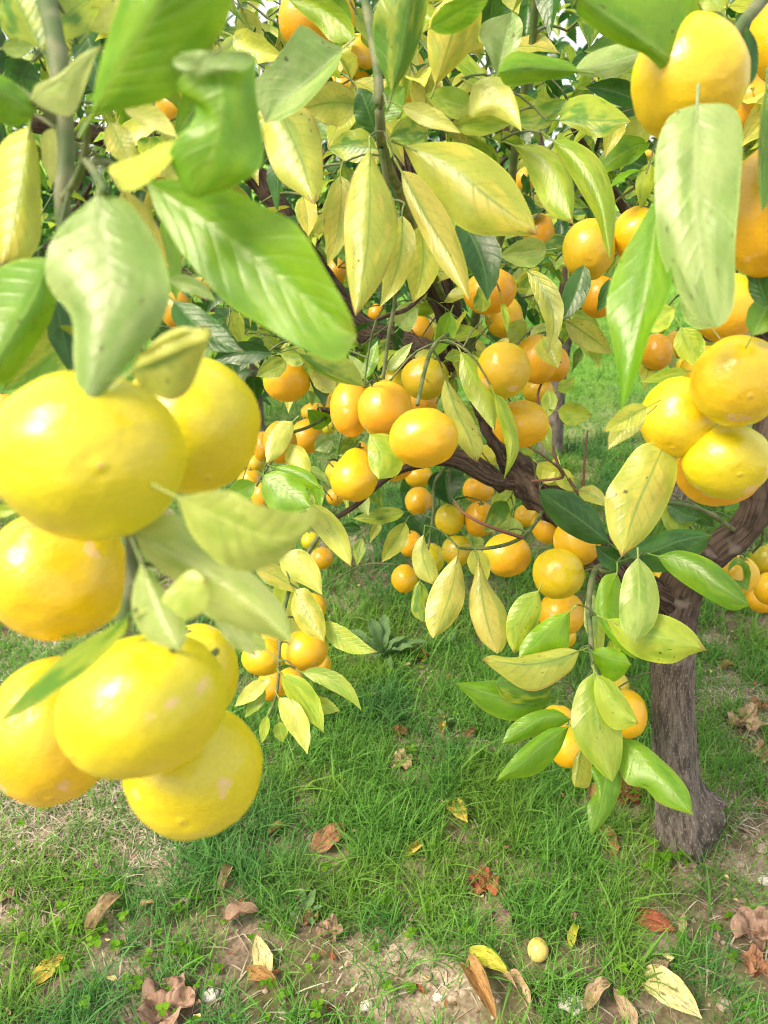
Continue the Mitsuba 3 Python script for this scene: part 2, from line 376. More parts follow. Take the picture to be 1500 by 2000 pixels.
def leaf_out(mid, L, R, d0, d1, kind, dl=0.0, dr=0.0, bow=0.0, nu=11, nv=21, wave=.05, rips=0.0, bulge=.12, back=None):
    """A citrus blade from its midrib and its two margins as seen (photo pixels), with the depths of base and tip and how far each margin lies behind the midrib (metres)."""
    SEED[0] += 1; seed = SEED[0]; r = np.random.default_rng(seed)
    base, tip = mid[0], mid[-1]

    def run(pts):
        q = spline(pts, 80); a = np.concatenate([[0], np.cumsum(np.linalg.norm(np.diff(q, axis=0), axis=1))]); a /= a[-1]
        return np.stack([np.interp(np.linspace(0, 1, nv), a, q[:, i]) for i in (0, 1)], -1)
    M, Lp, Rp = run(mid), run([base, *L, tip]), run([base, *R, tip])
    t = np.linspace(0, 1, nv); env = np.sin(np.pi * t) ** .7
    ln = np.linalg.norm(np.subtract(tip, base)) / F * (d0 + d1) / 2
    dm = d0 + (d1 - d0) * t - bow * ln * np.sin(np.pi * t)
    s = np.linspace(-1, 1, nu); a = np.abs(s)
    XY = np.where((s < 0)[None, :, None], M[:, None] + (Lp - M)[:, None] * a[None, :, None], M[:, None] + (Rp - M)[:, None] * a[None, :, None])
    D = dm[:, None] + np.where(s[None] < 0, dl, dr) * env[:, None] * a[None] ** 1.3
    half = np.linalg.norm(Lp - Rp, axis=1)[:, None] / F * dm[:, None] / 2
    D = D - bulge * half * np.sin(np.pi * a)[None] * .5
    lat = ((t[:, None] - .22 * a[None]) * 9) % 1
    D = D + .5 * rips * half * np.cos((lat - .5) * 2 * np.pi) * np.clip(a * 4, 0, 1) * np.clip((1 - a) * 4, 0, 1)
    D = D + wave * half * np.sin(t[:, None] * (12 + 5 * r.random()) + r.random() * 6 + np.where(s < 0, 2.2, 0)[None]) * (a ** 2)[None] * env[:, None] * 2
    V = CAM + D[..., None] * (FWD + RIGHT * (XY[..., :1] - 750) / F + UP * (1000 - XY[..., 1:]) / F)
    uv = np.stack(np.broadcast_arrays(seed + .1 + (s[None] + 1) * .4, 4 * KINDS.index(kind) + t[:, None] * .999), -1).reshape(-1, 2)
    P = V[:, nu // 2]; tan = nrm(P[1] - P[0])
    end = P[0] - tan * ln * .05 if back is None else back
    sp = spline([P[2], P[1], P[0], (P[0] + end) / 2 - tan * np.linalg.norm(end - P[0]) * .12, end], 8)
    sv, sf, _ = tube(sp, np.linspace(.5, 1.1, 8) * np.clip(ln * .012, .0006, .0013), 5)
    return join([(V.reshape(-1, 3), grid_faces(nv, nu), uv), (sv, sf, np.tile([[seed + .5, 4 * KINDS.index(kind) + .1]], (len(sv), 1)))])


# ------------------------------------------------------------------ the ground
def gz(x, y):
    x, y = np.asarray(x, float), np.asarray(y, float)
    p = np.stack([x, y, 0 * x], -1)
    near = np.exp(-((np.hypot(x, y - 1.2)) / 5) ** 2)
    return (meshkit.fbm(p * 2.2, 3, 1) - .5) * .06 * near + (meshkit.fbm(p * 14, 3, 2) - .5) * .018 * near + (meshkit.fbm(p * 70, 2, 3) - .5) * .006 * near - .01


def on_ground(x, y, lift=0.0):
    g = ground_at(x, y)
    for _ in range(4):      # walk the ray onto the relief
        v = FWD + RIGHT * (x - 750) / F + UP * (1000 - y) / F
        z = float(gz(*g)); g = (CAM + v * ((z - CAM[2]) / v[2]))[:2]
    return np.array([g[0], g[1], float(gz(*g)) + lift])


def axis(a, b, fine, far):
    mid = np.arange(a, b, fine); k = fine * 1.09 ** np.arange(1, 200)
    out = np.cumsum(k); out = out[out < far]
    return np.concatenate([(a - out)[::-1], mid, b + out])


gx, gy = axis(-1.5, 1.5, .011, 160.0), axis(.35, 3.0, .011, 160.0)
GX, GY = np.meshgrid(gx, gy)
GV = np.stack([GX, GY, gz(GX, GY)], -1).reshape(-1, 3)
scene['ground'] = mikit.ply((GV, grid_faces(len(gy), len(gx))), 'soil_bsdf', smooth=True, uv=GV[:, :2])
labels['ground'] = {'kind': 'structure', 'label': 'brown soil of the orchard floor showing between the grass', 'category': 'ground'}

BARE = [(ground_at(x, y), rx, ry, a) for x, y, rx, ry, a in [(560, 1850, .13, .055, .85), (750, 1890, .18, .065, .95), (900, 1950, .09, .04, .6), (1455, 1650, .12, .13, .75), (1490, 1850, .09, .13, .7),
        (1340, 1700, .10, .06, .7), (330, 1985, .08, .05, .7), (1430, 1500, .12, .12, .5), (880, 1300, .10, .06, .55), (1160, 1340, .12, .10, .6), (150, 1540, .20, .10, .5), (1480, 1320, .2, .2, .4)]]
STRAW = [(ground_at(x, y), rx, ry, a) for x, y, rx, ry, a in [(150, 1540, .34, .20, 1.0), (60, 1700, .18, .10, .5), (260, 1680, .14, .08, .7), (40, 1330, .40, .30, .6), (1420, 1450, .25, .3, .35), (1215, 890, .35, .3, .6), (1150, 770, 1.0, .35, .45)]]
LUSH = [(ground_at(x, y), rx, ry, a) for x, y, rx, ry, a in [(800, 1600, .42, .26, 1.0), (560, 1640, .25, .2, .9), (1050, 1650, .25, .25, .9), (1020, 1860, .34, .14, .7), (1200, 1780, .2, .14, .6), (130, 1800, .24, .10, .55), (60, 1940, .16, .10, .6), (230, 1920, .16, .08, .4), (500, 1960, .2, .06, .4), (1250, 1960, .16, .06, .5), (700, 1250, .5, .4, .6), (1420, 1280, .4, .4, .6), (1150, 1000, .9, .7, .7), (1180, 1440, .4, .4, .7)]]


def patch(blobs, x, y):
    v = np.zeros_like(x)
    for (cx, cy), rx, ry, a in blobs:
        w = meshkit.fbm(np.stack([x * 9, y * 9, 0 * x + cx], -1), 3, 9) - .5
        q = np.hypot((x - cx) / rx, (y - cy) / ry) + w * 1.1
        v = np.maximum(v, a * np.clip((1.25 - q) / .5, 0, 1))
    return v


def blades(x, y, ln, wid, lean, flat, uvx, r, seg=4):
    """Grass blades as curved tapering ribbons, all in one mesh."""
    n = len(x); z = gz(x, y) - .003
    az, la = r.random(n) * 2 * np.pi, lean
    d = np.stack([np.cos(az), np.sin(az)], -1); fc = az + np.pi / 2 + (r.random(n) - .5) * 1.2
    t = np.linspace(0, 1, seg)[None]
    up = ln[:, None] * (t * np.cos(la[:, None] * (.35 + .65 * t))) * flat[:, None]
    ho = ln[:, None] * t * np.sin(la[:, None] * (.35 + .65 * t))
    c = np.stack([x[:, None] + d[:, :1] * ho, y[:, None] + d[:, 1:] * ho, z[:, None] + up + .004 * (1 - flat[:, None])], -1)
    w = wid[:, None] * .5 * (1 - t ** 2.2) * np.minimum(1, .6 + t * 2)
    s = np.stack([np.cos(fc), np.sin(fc), 0 * fc], -1)[:, None]
    A, B = c - s * w[..., None], c + s * w[..., None]
    V = np.stack([A[:, :-1], B[:, :-1]], 2).reshape(n, -1, 3); V = np.concatenate([V, c[:, -1:]], 1)
    k = 2 * (seg - 1) + 1; f = []
    for i in range(seg - 2):
        f += [[2 * i, 2 * i + 1, 2 * i + 3], [2 * i, 2 * i + 3, 2 * i + 2]]
    f += [[2 * seg - 4, 2 * seg - 3, 2 * seg - 2]]
    Fc = (np.array(f)[None] + (np.arange(n) * k)[:, None, None]).reshape(-1, 3)
    vv = np.concatenate([np.repeat(t[0, :-1], 2), [1.0]])
    UV = np.stack([np.repeat(uvx, k), np.tile(vv, n)], -1)
    return V.reshape(-1, 3), Fc, UV


def scatter(n, y0, y1, r, half=.60, extra=.3):
    y = np.sqrt(r.random(n) * (y1 ** 2 - y0 ** 2) + y0 ** 2); x = (r.random(n) * 2 - 1) * (half * y + extra)
    return x, y


# fallen things: photo pixel, length in pixels, turn in degrees (0 = tip to the right, 90 = away), colour, form, lift, label
FALLEN = [(447, 1722, 58, 75, 2, 'curl', 'tan curled leaf standing up in the grass below the hanging foreground fruit'), (645, 1645, 92, 35, 0, 'flat', 'long reddish brown leaf lying in the lush grass right of the foreground fruit'),
          (475, 1802, 76, 12, 5, 'curl', 'pinkish brown curled leaf at the upper edge of the bare soil patch'), (512, 1878, 74, 118, 7, 'flat', 'pale cream yellow leaf on the bare soil, at the lower left'), (515, 1920, 70, -18, 4, 'curl', 'rusty brown leaf tucked under the pale cream leaf'),
          (97, 1902, 64, 40, 1, 'flat', 'golden yellow leaf in the grass by the lower left edge'), (212, 1798, 84, 60, 2, 'curl', 'narrow tan curled leaf in the straw at the lower left'), (325, 1978, 120, 5, 5, 'lobed', 'large crumpled pinkish brown leaf cut by the bottom edge of the photo'),
          (642, 1830, 62, 70, 5, 'lobed', 'faded brown lobed leaf on the bare soil patch'), (946, 1736, 72, 95, 3, 'lobed', 'crumpled brick red leaf in the middle of the lower grass'), (893, 1592, 72, -58, 1, 'flat', 'yellow leaf with a brown side in the lush grass'),
          (810, 1665, 50, 35, 1, 'curl', 'small yellowish brown leaf left of the crumpled red one'), (980, 1802, 60, -60, 6, 'flat', 'dull purple brown leaf below the crumpled red one'), (955, 1893, 84, -28, 8, 'curl', 'bent yellow green leaf left of the fallen fruit'),
          (938, 1948, 108, -62, 4, 'curl', 'long orange brown rolled leaf near the bottom edge'), (1008, 1950, 74, -58, 2, 'curl', 'thin brown strip of leaf beside the long orange brown rolled leaf'), (1121, 1836, 46, 55, 8, 'curl', 'small narrow yellow leaf right of the fallen fruit'),
          (1275, 1812, 80, -25, 3, 'flat', 'dark red leaf with a yellow tip in the lower right grass'), (1331, 1811, 30, 60, 2, 'flat', 'tiny pale leaf beside the dark red leaf'), (1306, 1952, 116, -42, 7, 'flat', 'large smooth yellow leaf at the lower right'),
          (1184, 1645, 66, 100, 4, 'flat', 'pointed orange brown leaf under the lowest hanging foliage'), (1222, 1566, 66, 10, 3, 'lobed', 'reddish brown leaf beside the foot of the trunk'), (1152, 1558, 50, 80, 4, 'curl', 'brown leaf half hidden behind the lowest hanging green leaves'), (1468, 1830, 92, 110, 5, 'lobed', 'crumpled pinkish orange leaf at the right edge'),
          (1474, 1896, 66, 70, 0, 'lobed', 'brown crumpled leaf just below the pinkish orange one at the right edge'), (1217, 1978, 62, 115, 2, 'flat', 'pale brown pointed leaf at the bottom edge left of the large yellow leaf'), (1168, 1955, 74, 30, 2, 'curl', 'dull brown leaf next to a grey stone at the bottom'),
          (598, 1545, 46, 50, 2, 'curl', 'small pale brown leaf in the grass right of the lowest foreground fruit'), (782, 1498, 66, 20, 2, 'lobed', 'pale brown leaf in the middle of the green grass'), (780, 1437, 36, 70, 3, 'lobed', 'small dark red leaf in the grass above the pale brown leaf'),
          (862, 1422, 42, 80, 1, 'curl', 'small upright yellow leaf left of the low hanging green leaves'), (820, 1291, 44, 70, 3, 'lobed', 'red brown leaf beside the grey green weed'), (1420, 1310, 36, 15, 4, 'curl', 'small orange brown leaf in the grass right of the trunk'), (1452, 1422, 84, 40, 2, 'lobed', 'broad tan leaf in the grass right of the trunk'),
          (1490, 1487, 56, 20, 2, 'lobed', 'tan leaf at the right edge level with the foot of the trunk'), (1480, 1386, 40, 40, 0, 'lobed', 'small brown leaf at the right edge in the grass'), (8, 1758, 44, 10, 5, 'lobed', 'pinkish leaf at the left edge on the straw'), (290, 1776, 32, 15, 2, 'curl', 'tiny tan leaf at the lower left, between straw and lush grass'),
          (602, 1752, 52, 35, 6, 'curl', 'greyish rolled leaf above the bare soil'), (1280, 1905, 62, 20, 5, 'flat', 'pinkish brown leaf above the large smooth yellow one'), (605, 1796, 50, 20, 0, 'lobed', 'brown leaf on the bare soil left of the faded lobed leaf'), (920, 1440, 34, 30, 0, 'curl', 'tiny brown leaf below the low hanging green leaf at the centre'),
          (455, 1580, 44, 60, 5, 'curl', 'pale pinkish leaf just under the lowest foreground fruit'), (545, 1628, 40, 20, 4, 'curl', 'small orange brown leaf in the lush grass left of the long reddish one'), (1495, 1590, 40, 90, 5, 'lobed', 'dusty brown leaf at the right edge beside the trunk')]
STONES = [(412, 1947, 27, 'g', 'white stone in the soil at the bottom left'), (716, 1967, 22, 'g', 'small white stone at the bottom, on the bare soil'), (1115, 1966, 42, 'g', 'pale grey angular stone at the bottom edge'), (768, 1871, 27, 't', 'brown pebble on the bare soil patch'), (829, 1909, 26, 't', 'pinkish flat pebble on the bare soil patch'),
          (855, 1950, 17, 'g', 'tiny white stone right of the other white one at the bottom'), (1493, 1722, 20, 'g', 'white pebble at the right edge'), (1488, 1660, 22, 't', 'brown pebble on the soil right of the trunk'), (1445, 1690, 16, 't', 'small reddish pebble in front of the trunk foot at the right'), (1415, 1965, 24, 't', 'brown pebble at the bottom right')]


def clear_of_fallen(x, y):
    """False where a fallen leaf presses the grass down."""
    ok = np.ones(len(x), bool)
    for px, py, ln, *_ in FALLEN + [(1049, 1868, 42)]:
        c = ground_at(px, py); d = math.hypot(c[0], c[1], 1.2)
        ok &= np.hypot(x - c[0], (y - c[1]) * .8 + .012) > .40 * ln / F * d
    return ok


r = np.random.default_rng(21)
G = []
for n, y0, y1, wd in ((120000, .5, 1.75, .0027), (110000, 1.75, 3.4, .0036), (150000, 3.4, 9.5, .0055)):
    x, y = scatter(n, y0, y1, r)
    b, lu, st = patch(BARE, x, y), patch(LUSH, x, y), patch(STRAW, x, y)
    tuft = meshkit.fbm(np.stack([x * 12, y * 12, 0 * x], -1), 3, 12)
    keep = r.random(n) < np.clip((.70 + .5 * lu - .22 * st) * (1 - .86 * b) * np.clip((tuft - .26) * 4.0, .2, 1), 0, 1)
    keep &= clear_of_fallen(x, y)
    x, y, lu, tuft = x[keep], y[keep], lu[keep], tuft[keep]; n = len(x)
    ln = (.018 + .045 * r.random(n) ** 1.6 + lu * (.011 + .024 * r.random(n) ** 1.4)) * (1 + .3 * (y > 1.75)) * (.7 + .6 * tuft)
    lean = .25 + 1.15 * r.random(n) ** 1.2
    hue = np.clip(r.random(n) * .75 + .5 * (1 - lu) * r.random(n), 0, .98)
    wide = r.random(n) < .03; ln = np.where(wide, ln * 1.3 + .02, ln); lean = np.where(wide, .8 + .6 * r.random(n), lean)
    G.append(blades(x, y, ln, wd * (.5 + .6 * r.random(n)) * np.where(wide, 1.9, 1), lean, np.ones(n), hue, r, 5 if y1 < 2 else 4))
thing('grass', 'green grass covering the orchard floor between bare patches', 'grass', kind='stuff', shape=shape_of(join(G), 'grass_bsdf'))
S = []
for n, y0, y1, wd, base in ((60000, .5, 1.75, .0026, .06), (34000, 1.75, 8.0, .004, .04)):
    x, y = scatter(n, y0, y1, r)
    p = np.clip(base + patch(STRAW, x, y) * .75, 0, 1)
    keep = r.random(n) < p; x, y = x[keep], y[keep]; n = len(x)
    S.append(blades(x, y, .02 + .05 * r.random(n), wd * (.6 + .9 * r.random(n)), 1.15 + .38 * r.random(n), .25 + .5 * r.random(n) ** 2, 1 + r.random(n) * .98, r, 4))
thing('dry_grass', 'pale dry straw lying in the grass, thickest at the left', 'dry grass', kind='stuff', shape=shape_of(join(S), 'grass_bsdf'))
# clover and small round-leaved weeds
CL = []
x, y = scatter(26000, .5, 2.6, r)
clov = patch([(ground_at(a, b), rx, ry, w) for a, b, rx, ry, w in [(230, 1860, .16, .10, 1), (250, 1780, .12, .07, 1), (330, 1900, .1, .06, .8), (120, 1790, .2, .1, .6), (800, 1800, .12, .08, .6), (1260, 1660, .10, .04, .9), (1350, 1690, .06, .03, .9), (850, 1270, .12, .08, .8), (640, 1290, .2, .1, .5), (850, 1400, .25, .16, .35), (1400, 1900, .2, .14, .4), (1100, 1700, .2, .1, .3), (520, 1900, .2, .1, .4)]], x, y)
keep = r.random(len(x)) < .008 + .45 * clov * np.clip((meshkit.fbm(np.stack([x * 30, y * 30, 0 * x], -1), 2, 44) - .45) * 6, 0, 1); x, y = x[keep], y[keep]; n = len(x)
th = np.linspace(0, 2 * np.pi, 8, endpoint=False)
x, y = np.repeat(x, 3), np.repeat(y, 3); a3 = np.repeat(r.random(n) * 6, 3) + np.tile([0, 2.1, 4.2], n); ht = np.repeat(.006 + .022 * r.random(n), 3); s3 = np.repeat(.0024 + .0038 * r.random(n), 3)
x, y = x + np.cos(a3) * s3 * 1.05, y + np.sin(a3) * s3 * 1.05; n = len(x)
az, el, sz = r.random(n) * 2 * np.pi, r.random(n) * .6, s3
nx = np.stack([np.sin(el) * np.cos(az), np.sin(el) * np.sin(az), np.cos(el)], -1)
A_ = nrm(np.cross(nx, [0.3, .9, .1])); B_ = np.cross(nx, A_)
cen = np.stack([x, y, gz(x, y) + ht], -1)
rr = (1 + .22 * np.cos(th * 1 + .3))[None, :, None] * sz[:, None, None]
ring = cen[:, None] + rr * (A_[:, None] * np.cos(th)[None, :, None] + B_[:, None] * np.sin(th)[None, :, None]) + nx[:, None] * (sz * .22)[:, None, None]
V = np.concatenate([ring, cen[:, None]], 1); k = np.arange(8)
Fc = (np.stack([k, (k + 1) % 8, np.full(8, 8)], 1)[None] + (np.arange(n) * 9)[:, None, None]).reshape(-1, 3)
thing('clover', 'small bright round-leaved clover growing low in the grass', 'clover', kind='stuff', shape=shape_of((V.reshape(-1, 3), Fc, np.stack([np.repeat(2 + .98 * r.random(n), 9), np.tile([1.0] * 8 + [0], n)], -1)), 'grass_bsdf'))
# scraps of dead leaf, bark and stem between the blades
LT = []
x, y = scatter(7000, .5, 2.8, r)
keep = r.random(len(x)) < .35 + .4 * patch(BARE, x, y); x, y = x[keep], y[keep]; zg = gz(x, y)
for i in range(len(x)):
    L, w = .005 + .016 * r.random() ** 2, .3 + .4 * r.random(); a = r.random() * 6.3; k = [0, 2, 5, 6, 2, 3, 7][int(r.random() * 7)]
    t = np.array([[-1, 0], [-.3, .9], [.5, .7], [1, -.1], [.4, -.8], [-.5, -.7]]) * (.7 + .5 * r.random((6, 1)))
    q = t * [L / 2, L * w / 2]; z = (r.random(6) - .2) * L * .4
    V = np.stack([x[i] + q[:, 0] * math.cos(a) - q[:, 1] * math.sin(a), y[i] + q[:, 0] * math.sin(a) + q[:, 1] * math.cos(a), zg[i] + .002 + .026 * r.random() ** 2 + z], -1)
    LT.append((V, np.array([[0, 1, 2], [0, 2, 3], [0, 3, 4], [0, 4, 5]]), np.stack([600 + i % 300 + .5 + t[:, 1] * .25, 4 * k + (t[:, 0] + 1) * .4], -1)))
thing('leaf_litter', 'small scraps of dead leaves and stems scattered through the grass and soil', 'leaf litter', kind='stuff', shape=shape_of(join(LT), 'dead_bsdf', False))
# crumbs of soil and grit
x, y = scatter(36000, .5, 2.2, r)
keep = r.random(len(x)) < .10 + .8 * patch(BARE, x, y); x, y = x[keep], y[keep]; n = len(x)
ico = trimesh.creation.icosphere(0); iv, fi = np.array(ico.vertices), np.array(ico.faces)
sz = .0010 + .0050 * r.random(n) ** 7
V = iv[None] * (.7 + .6 * r.random((n, len(iv), 1))) * sz[:, None, None] * np.array([1, 1, .7]) + np.stack([x, y, gz(x, y) + sz * .25], -1)[:, None]
thing('soil_crumb', 'crumbs of brown soil and grit on the bare patches', 'soil', kind='stuff', shape=mikit.ply((V.reshape(-1, 3), (fi[None] + (np.arange(n) * len(iv))[:, None, None]).reshape(-1, 3)), 'tan_stone_bsdf', smooth=True))

# ------------------------------------------------------------------ wood of the main tree and of the branches that hang in from outside the frame
base = on_ground(1340, 1640)
tx, ty = base[0], base[1]


def trunk_at(px, py, dy=0.0):
    v = FWD + RIGHT * (px - 750) / F + UP * (1000 - py) / F
    return CAM + v * ((ty + dy) / v[1])


trunk_pts = [trunk_at(1334, 1690), trunk_at(1332, 1640), trunk_at(1326, 1570), trunk_at(1318, 1460), trunk_at(1313, 1330), trunk_at(1316, 1220), trunk_at(1328, 1155, .01), trunk_at(1352, 1100, .0), trunk_at(1395, 1068, -.02)]
n = 120; path = spline(trunk_pts, n)
hgt = path[:, 2] - base[2]
rad = np.interp(hgt, [-.06, 0, .03, .07, .12, .20, .35, .48, .56, .63], [.049, .046, .044, .0425, .041, .0385, .036, .035, .036, .024])
v, f, uv = tube(path, rad, 56)
th = np.tile(np.linspace(0, 2 * np.pi, 56, endpoint=False), n); hh = np.repeat(hgt, 56)
cen = np.repeat(path, 56, axis=0); out = v[:-2] - cen; rl = np.linalg.norm(out, axis=1, keepdims=True); o = out / rl
fis = meshkit.fbm(np.stack([o[:, 0] * 9, o[:, 1] * 9, hh * 9], -1), 4, 31) - .5
fine = meshkit.fbm(np.stack([o[:, 0] * 34, o[:, 1] * 34, hh * 22], -1), 3, 32) - .5
knob = np.zeros(len(o))
for ang, h0, sa, sh, am in ((-.1, .085, .40, .030, .030), (-.05, .025, .34, .05, .030), (-.80, .045, .20, .055, .022), (-1.3, .04, .2, .08, .008), (-1.6, .02, .4, .05, .010), (.85, .06, .4, .05, .016), (2.9, .0, .5, .05, .012), (-.35, .12, .25, .03, .006), (-2.3, .33, .3, .03, .003), (-1.3, .44, .3, .04, .004)):
    da = (np.arctan2(o[:, 1], o[:, 0]) - ang + np.pi) % (2 * np.pi) - np.pi
    knob += am * np.exp(-(da / sa) ** 2 - ((hh - h0) / sh) ** 2)
v[:-2] = cen + o * (rl[:, 0] + fis * .0075 + fine * .0060 + knob * (1 + 1.2 * fine))[:, None]
PLANT['tree']['pts'].append(path[20:])
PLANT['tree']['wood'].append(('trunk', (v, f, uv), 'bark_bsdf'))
fk, fl = pix(path[int(n * .70)]), pix(path[int(n * .66)])
W = lambda *a, **k: wood('tree', *a, **k)
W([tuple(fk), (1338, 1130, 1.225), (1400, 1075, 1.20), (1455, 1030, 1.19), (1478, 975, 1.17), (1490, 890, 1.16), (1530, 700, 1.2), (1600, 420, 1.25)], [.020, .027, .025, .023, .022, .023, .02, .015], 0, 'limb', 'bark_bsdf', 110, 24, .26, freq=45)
W([tuple(fl), (1285, 1165, 1.25), (1190, 1110, 1.30), (1110, 1010, 1.34), (1040, 945, 1.38), (975, 870, 1.40), (935, 780, 1.40), (905, 690, 1.39), (860, 570, 1.36), (815, 440, 1.34), (780, 280, 1.32), (760, 60, 1.32), (740, -200, 1.3)], [.018, .024, .029, .030, .036, .016, .015, .022, .026, .023, .018, .014, .010], 0, 'limb', 'limb_bsdf', 190, 24, .36, freq=50)
W([(1040, 950, 1.38), (960, 940, 1.36), (890, 905, 1.33), (830, 905, 1.30), (760, 930, 1.27), (690, 990, 1.25), (640, 1020, 1.24)], .011, .0035, 'branch', 'limb_bsdf', 60, 12, .15)
W([(985, 950, 1.37), (930, 905, 1.40), (870, 880, 1.45), (800, 830, 1.5), (700, 810, 1.52), (620, 800, 1.5)], .016, .006, 'branch', 'limb_bsdf', 60, 12, .15)
W([(905, 690, 1.39), (840, 700, 1.48), (770, 670, 1.56), (700, 640, 1.62), (600, 500, 1.66), (500, 345, 1.66), (390, 290, 1.6), (250, 275, 1.55), (60, 240, 1.5)], [.030, .034, .034, .030, .026, .024, .022, .020, .016], 0, 'limb', 'limb_bsdf', 90, 18, .22)
W([(915, 720, 1.39), (925, 640, 1.33), (945, 560, 1.25), (990, 420, 1.15), (1010, 250, 1.05), (1040, 80, .98), (1050, -120, .9)], .008, .004, 'branch', 'twig_bsdf', 60)
W([(870, 590, 1.36), (830, 500, 1.15), (790, 400, .95), (750, 300, .75), (742, 230, .68), (735, 120, .68), (700, -60, .72)], .006, .004, 'branch', 'twig_bsdf', 60)
W([(745, 290, .72), (762, 420, .76), (772, 570, .82), (760, 650, .84), (748, 740, .86)], .0028, .002, 'branch', 'twig_bsdf', 40)
W([(895, 650, 1.38), (870, 655, 1.15), (845, 680, .95), (828, 730, .86), (815, 790, .81)], .003, .0022, 'branch', 'twig_bsdf', 40)
W([(840, 560, 1.36), (800, 600, 1.1), (760, 615, .92), (735, 625, .9)], .004, .002, 'branch', 'limb_bsdf', 30)
W([(1200, 1120, 1.29), (1180, 1105, 1.15), (1160, 1120, 1.04), (1150, 1180, 1.0), (1154, 1250, .98), (1158, 1295, .97), (1172, 1330, .96), (1185, 1390, .97), (1180, 1450, .98)], .0048, .0022, 'branch', 'twig_bsdf', 60)
W([(1165, 1112, 1.06), (1190, 1118, 1.03), (1218, 1098, 1.0), (1250, 1085, .99)], .003, .002, 'branch', 'twig_bsdf', 20)
W([(1060, 1000, 1.35), (1035, 1035, 1.2), (1010, 1055, 1.10), (970, 1068, 1.05), (925, 1072, 1.04), (895, 1070, 1.03)], .0035, .002, 'branch', 'twig_bsdf', 30)
W([(880, 905, 1.33), (850, 940, 1.36), (846, 1000, 1.38), (838, 1060, 1.38), (830, 1100, 1.38)], .003, .002, 'branch', 'twig_bsdf', 30)
W([(640, 1020, 1.24), (590, 1100, 1.2), (560, 1170, 1.18), (546, 1260, 1.17), (541, 1350, 1.16), (520, 1410, 1.16)], .004, .0018, 'branch', 'twig_bsdf', 40)
W([(800, 830, 1.5), (690, 800, 1.4), (600, 835, 1.28), (565, 850, 1.2), (530, 900, 1.15), (500, 950, 1.15)], .0035, .002, 'branch', 'twig_bsdf', 40)
W([(600, 500, 1.66), (590, 620, 1.4), (575, 680, 1.25), (556, 700, 1.2)], .004, .002, 'branch', 'twig_bsdf', 30)
W([(1440, 1040, 1.19), (1380, 1000, 1.1), (1310, 982, 1.02), (1240, 985, .98)], .004, .0025, 'branch', 'twig_bsdf', 30)
W([(1480, 990, 1.17), (1490, 1050, 1.3), (1470, 1080, 1.4)], .004, .002, 'branch', 'twig_bsdf', 20)
W([(1530, 700, 1.2), (1400, 560, 1.25), (1290, 500, 1.2), (1200, 380, 1.1), (1120, 250, 1.0)], .012, .004, 'branch', 'limb_bsdf', 40)
for q in ([(1040, 940, 1.33), (1100, 930, 1.2), (1060, 890, 1.15), (990, 850, 1.15)], [(1110, 935, 1.2), (1135, 965, 1.2), (1142, 900, 1.2), (1148, 840, 1.2)], [(1100, 930, 1.2), (1080, 880, 1.2), (1050, 780, 1.22), (1075, 720, 1.22), (1100, 670, 1.22)], [(1020, 1050, 1.1), (960, 1030, 1.08), (910, 1005, 1.08), (885, 975, 1.1)], [(905, 690, 1.37), (880, 740, 1.3), (850, 700, 1.28), (800, 640, 1.25)]):
    W(q, .0028, .0012, 'dead_twig', 'dead_twig_bsdf', 24, 6)
wood('left', [(40, -160, .52), (75, -60, .48), (110, 90, .44), (122, 200, .43), (130, 300, .43), (122, 400, .43), (140, 520, .44), (190, 660, .44), (240, 800, .42), (255, 940, .40), (258, 1060, .385), (256, 1140, .375), (240, 1230, .38)], [.006, .0058, .0055, .0045, .0042, .004, .0036, .0032, .003], 0, 'branch', 'twig_bsdf', 90, 12)
wood('left', [(122, 390, .43), (150, 350, .40), (166, 300, .38), (172, 240, .36)], .0025, .0018, 'branch', 'twig_bsdf', 24)
wood('left', [(166, 310, .385), (190, 345, .36), (205, 375, .33)], .002, .0016, 'branch', 'twig_bsdf', 16)
wood('left', [(122, 250, .43), (60, 190, .42), (-40, 130, .44)], .0024, .0016, 'branch', 'twig_bsdf', 16)
wood('left', [(256, 1130, .375), (300, 1180, .36), (340, 1240, .37), (330, 1290, .39)], .002, .0016, 'branch', 'twig_bsdf', 20)
wood('right', [(1560, -160, .60), (1500, -20, .56), (1440, 60, .54), (1395, 150, .53), (1375, 200, .52), (1300, 380, .54)], [.006, .005, .0035, .003, .002], 0, 'branch', 'twig_bsdf', 50, 12)
wood('right', [(1530, 40, .58), (1530, 250, .60), (1520, 450, .62), (1495, 620, .66), (1465, 655, .66), (1440, 690, .68), (1380, 760, .72), (1340, 850, .73)], .005, .002, 'branch', 'twig_bsdf', 60, 12)

# ------------------------------------------------------------------ leaves that stand out, one by one
O = lambda plant, *a, **k: PLANT[plant]['leaves'].append(('o', a, k))
X = lambda plant, *a, **k: PLANT[plant]['leaves'].append(('p', a, k))
l_ = 'left'
O(l_, [(180, 225), (235, 130), (300, 30), (350, -70)], [(185, 170), (205, 90), (235, 0), (280, -70)], [(250, 212), (330, 190), (395, 120), (440, 50), (455, -20), (430, -70)], .345, .30, 'G', .006, .006, .05, rips=.03)
O(l_, [(415, 100), (432, 180), (425, 260), (385, 388)], [(340, 110), (333, 170), (362, 190), (384, 206), (374, 242), (350, 264), (330, 302), (345, 345), (362, 378)], [(495, 106), (498, 150), (502, 200), (514, 280), (505, 332), (450, 367)], .325, .345, 'G', .006, .006, .10, wave=.06, nv=41, rips=.03)
O(l_, [(420, 102), (405, 112), (395, 135), (380, 150)], [(380, 98), (345, 108), (340, 128)], [(470, 98), (495, 108), (480, 135)], .318, .322, 'P', .0, .0)
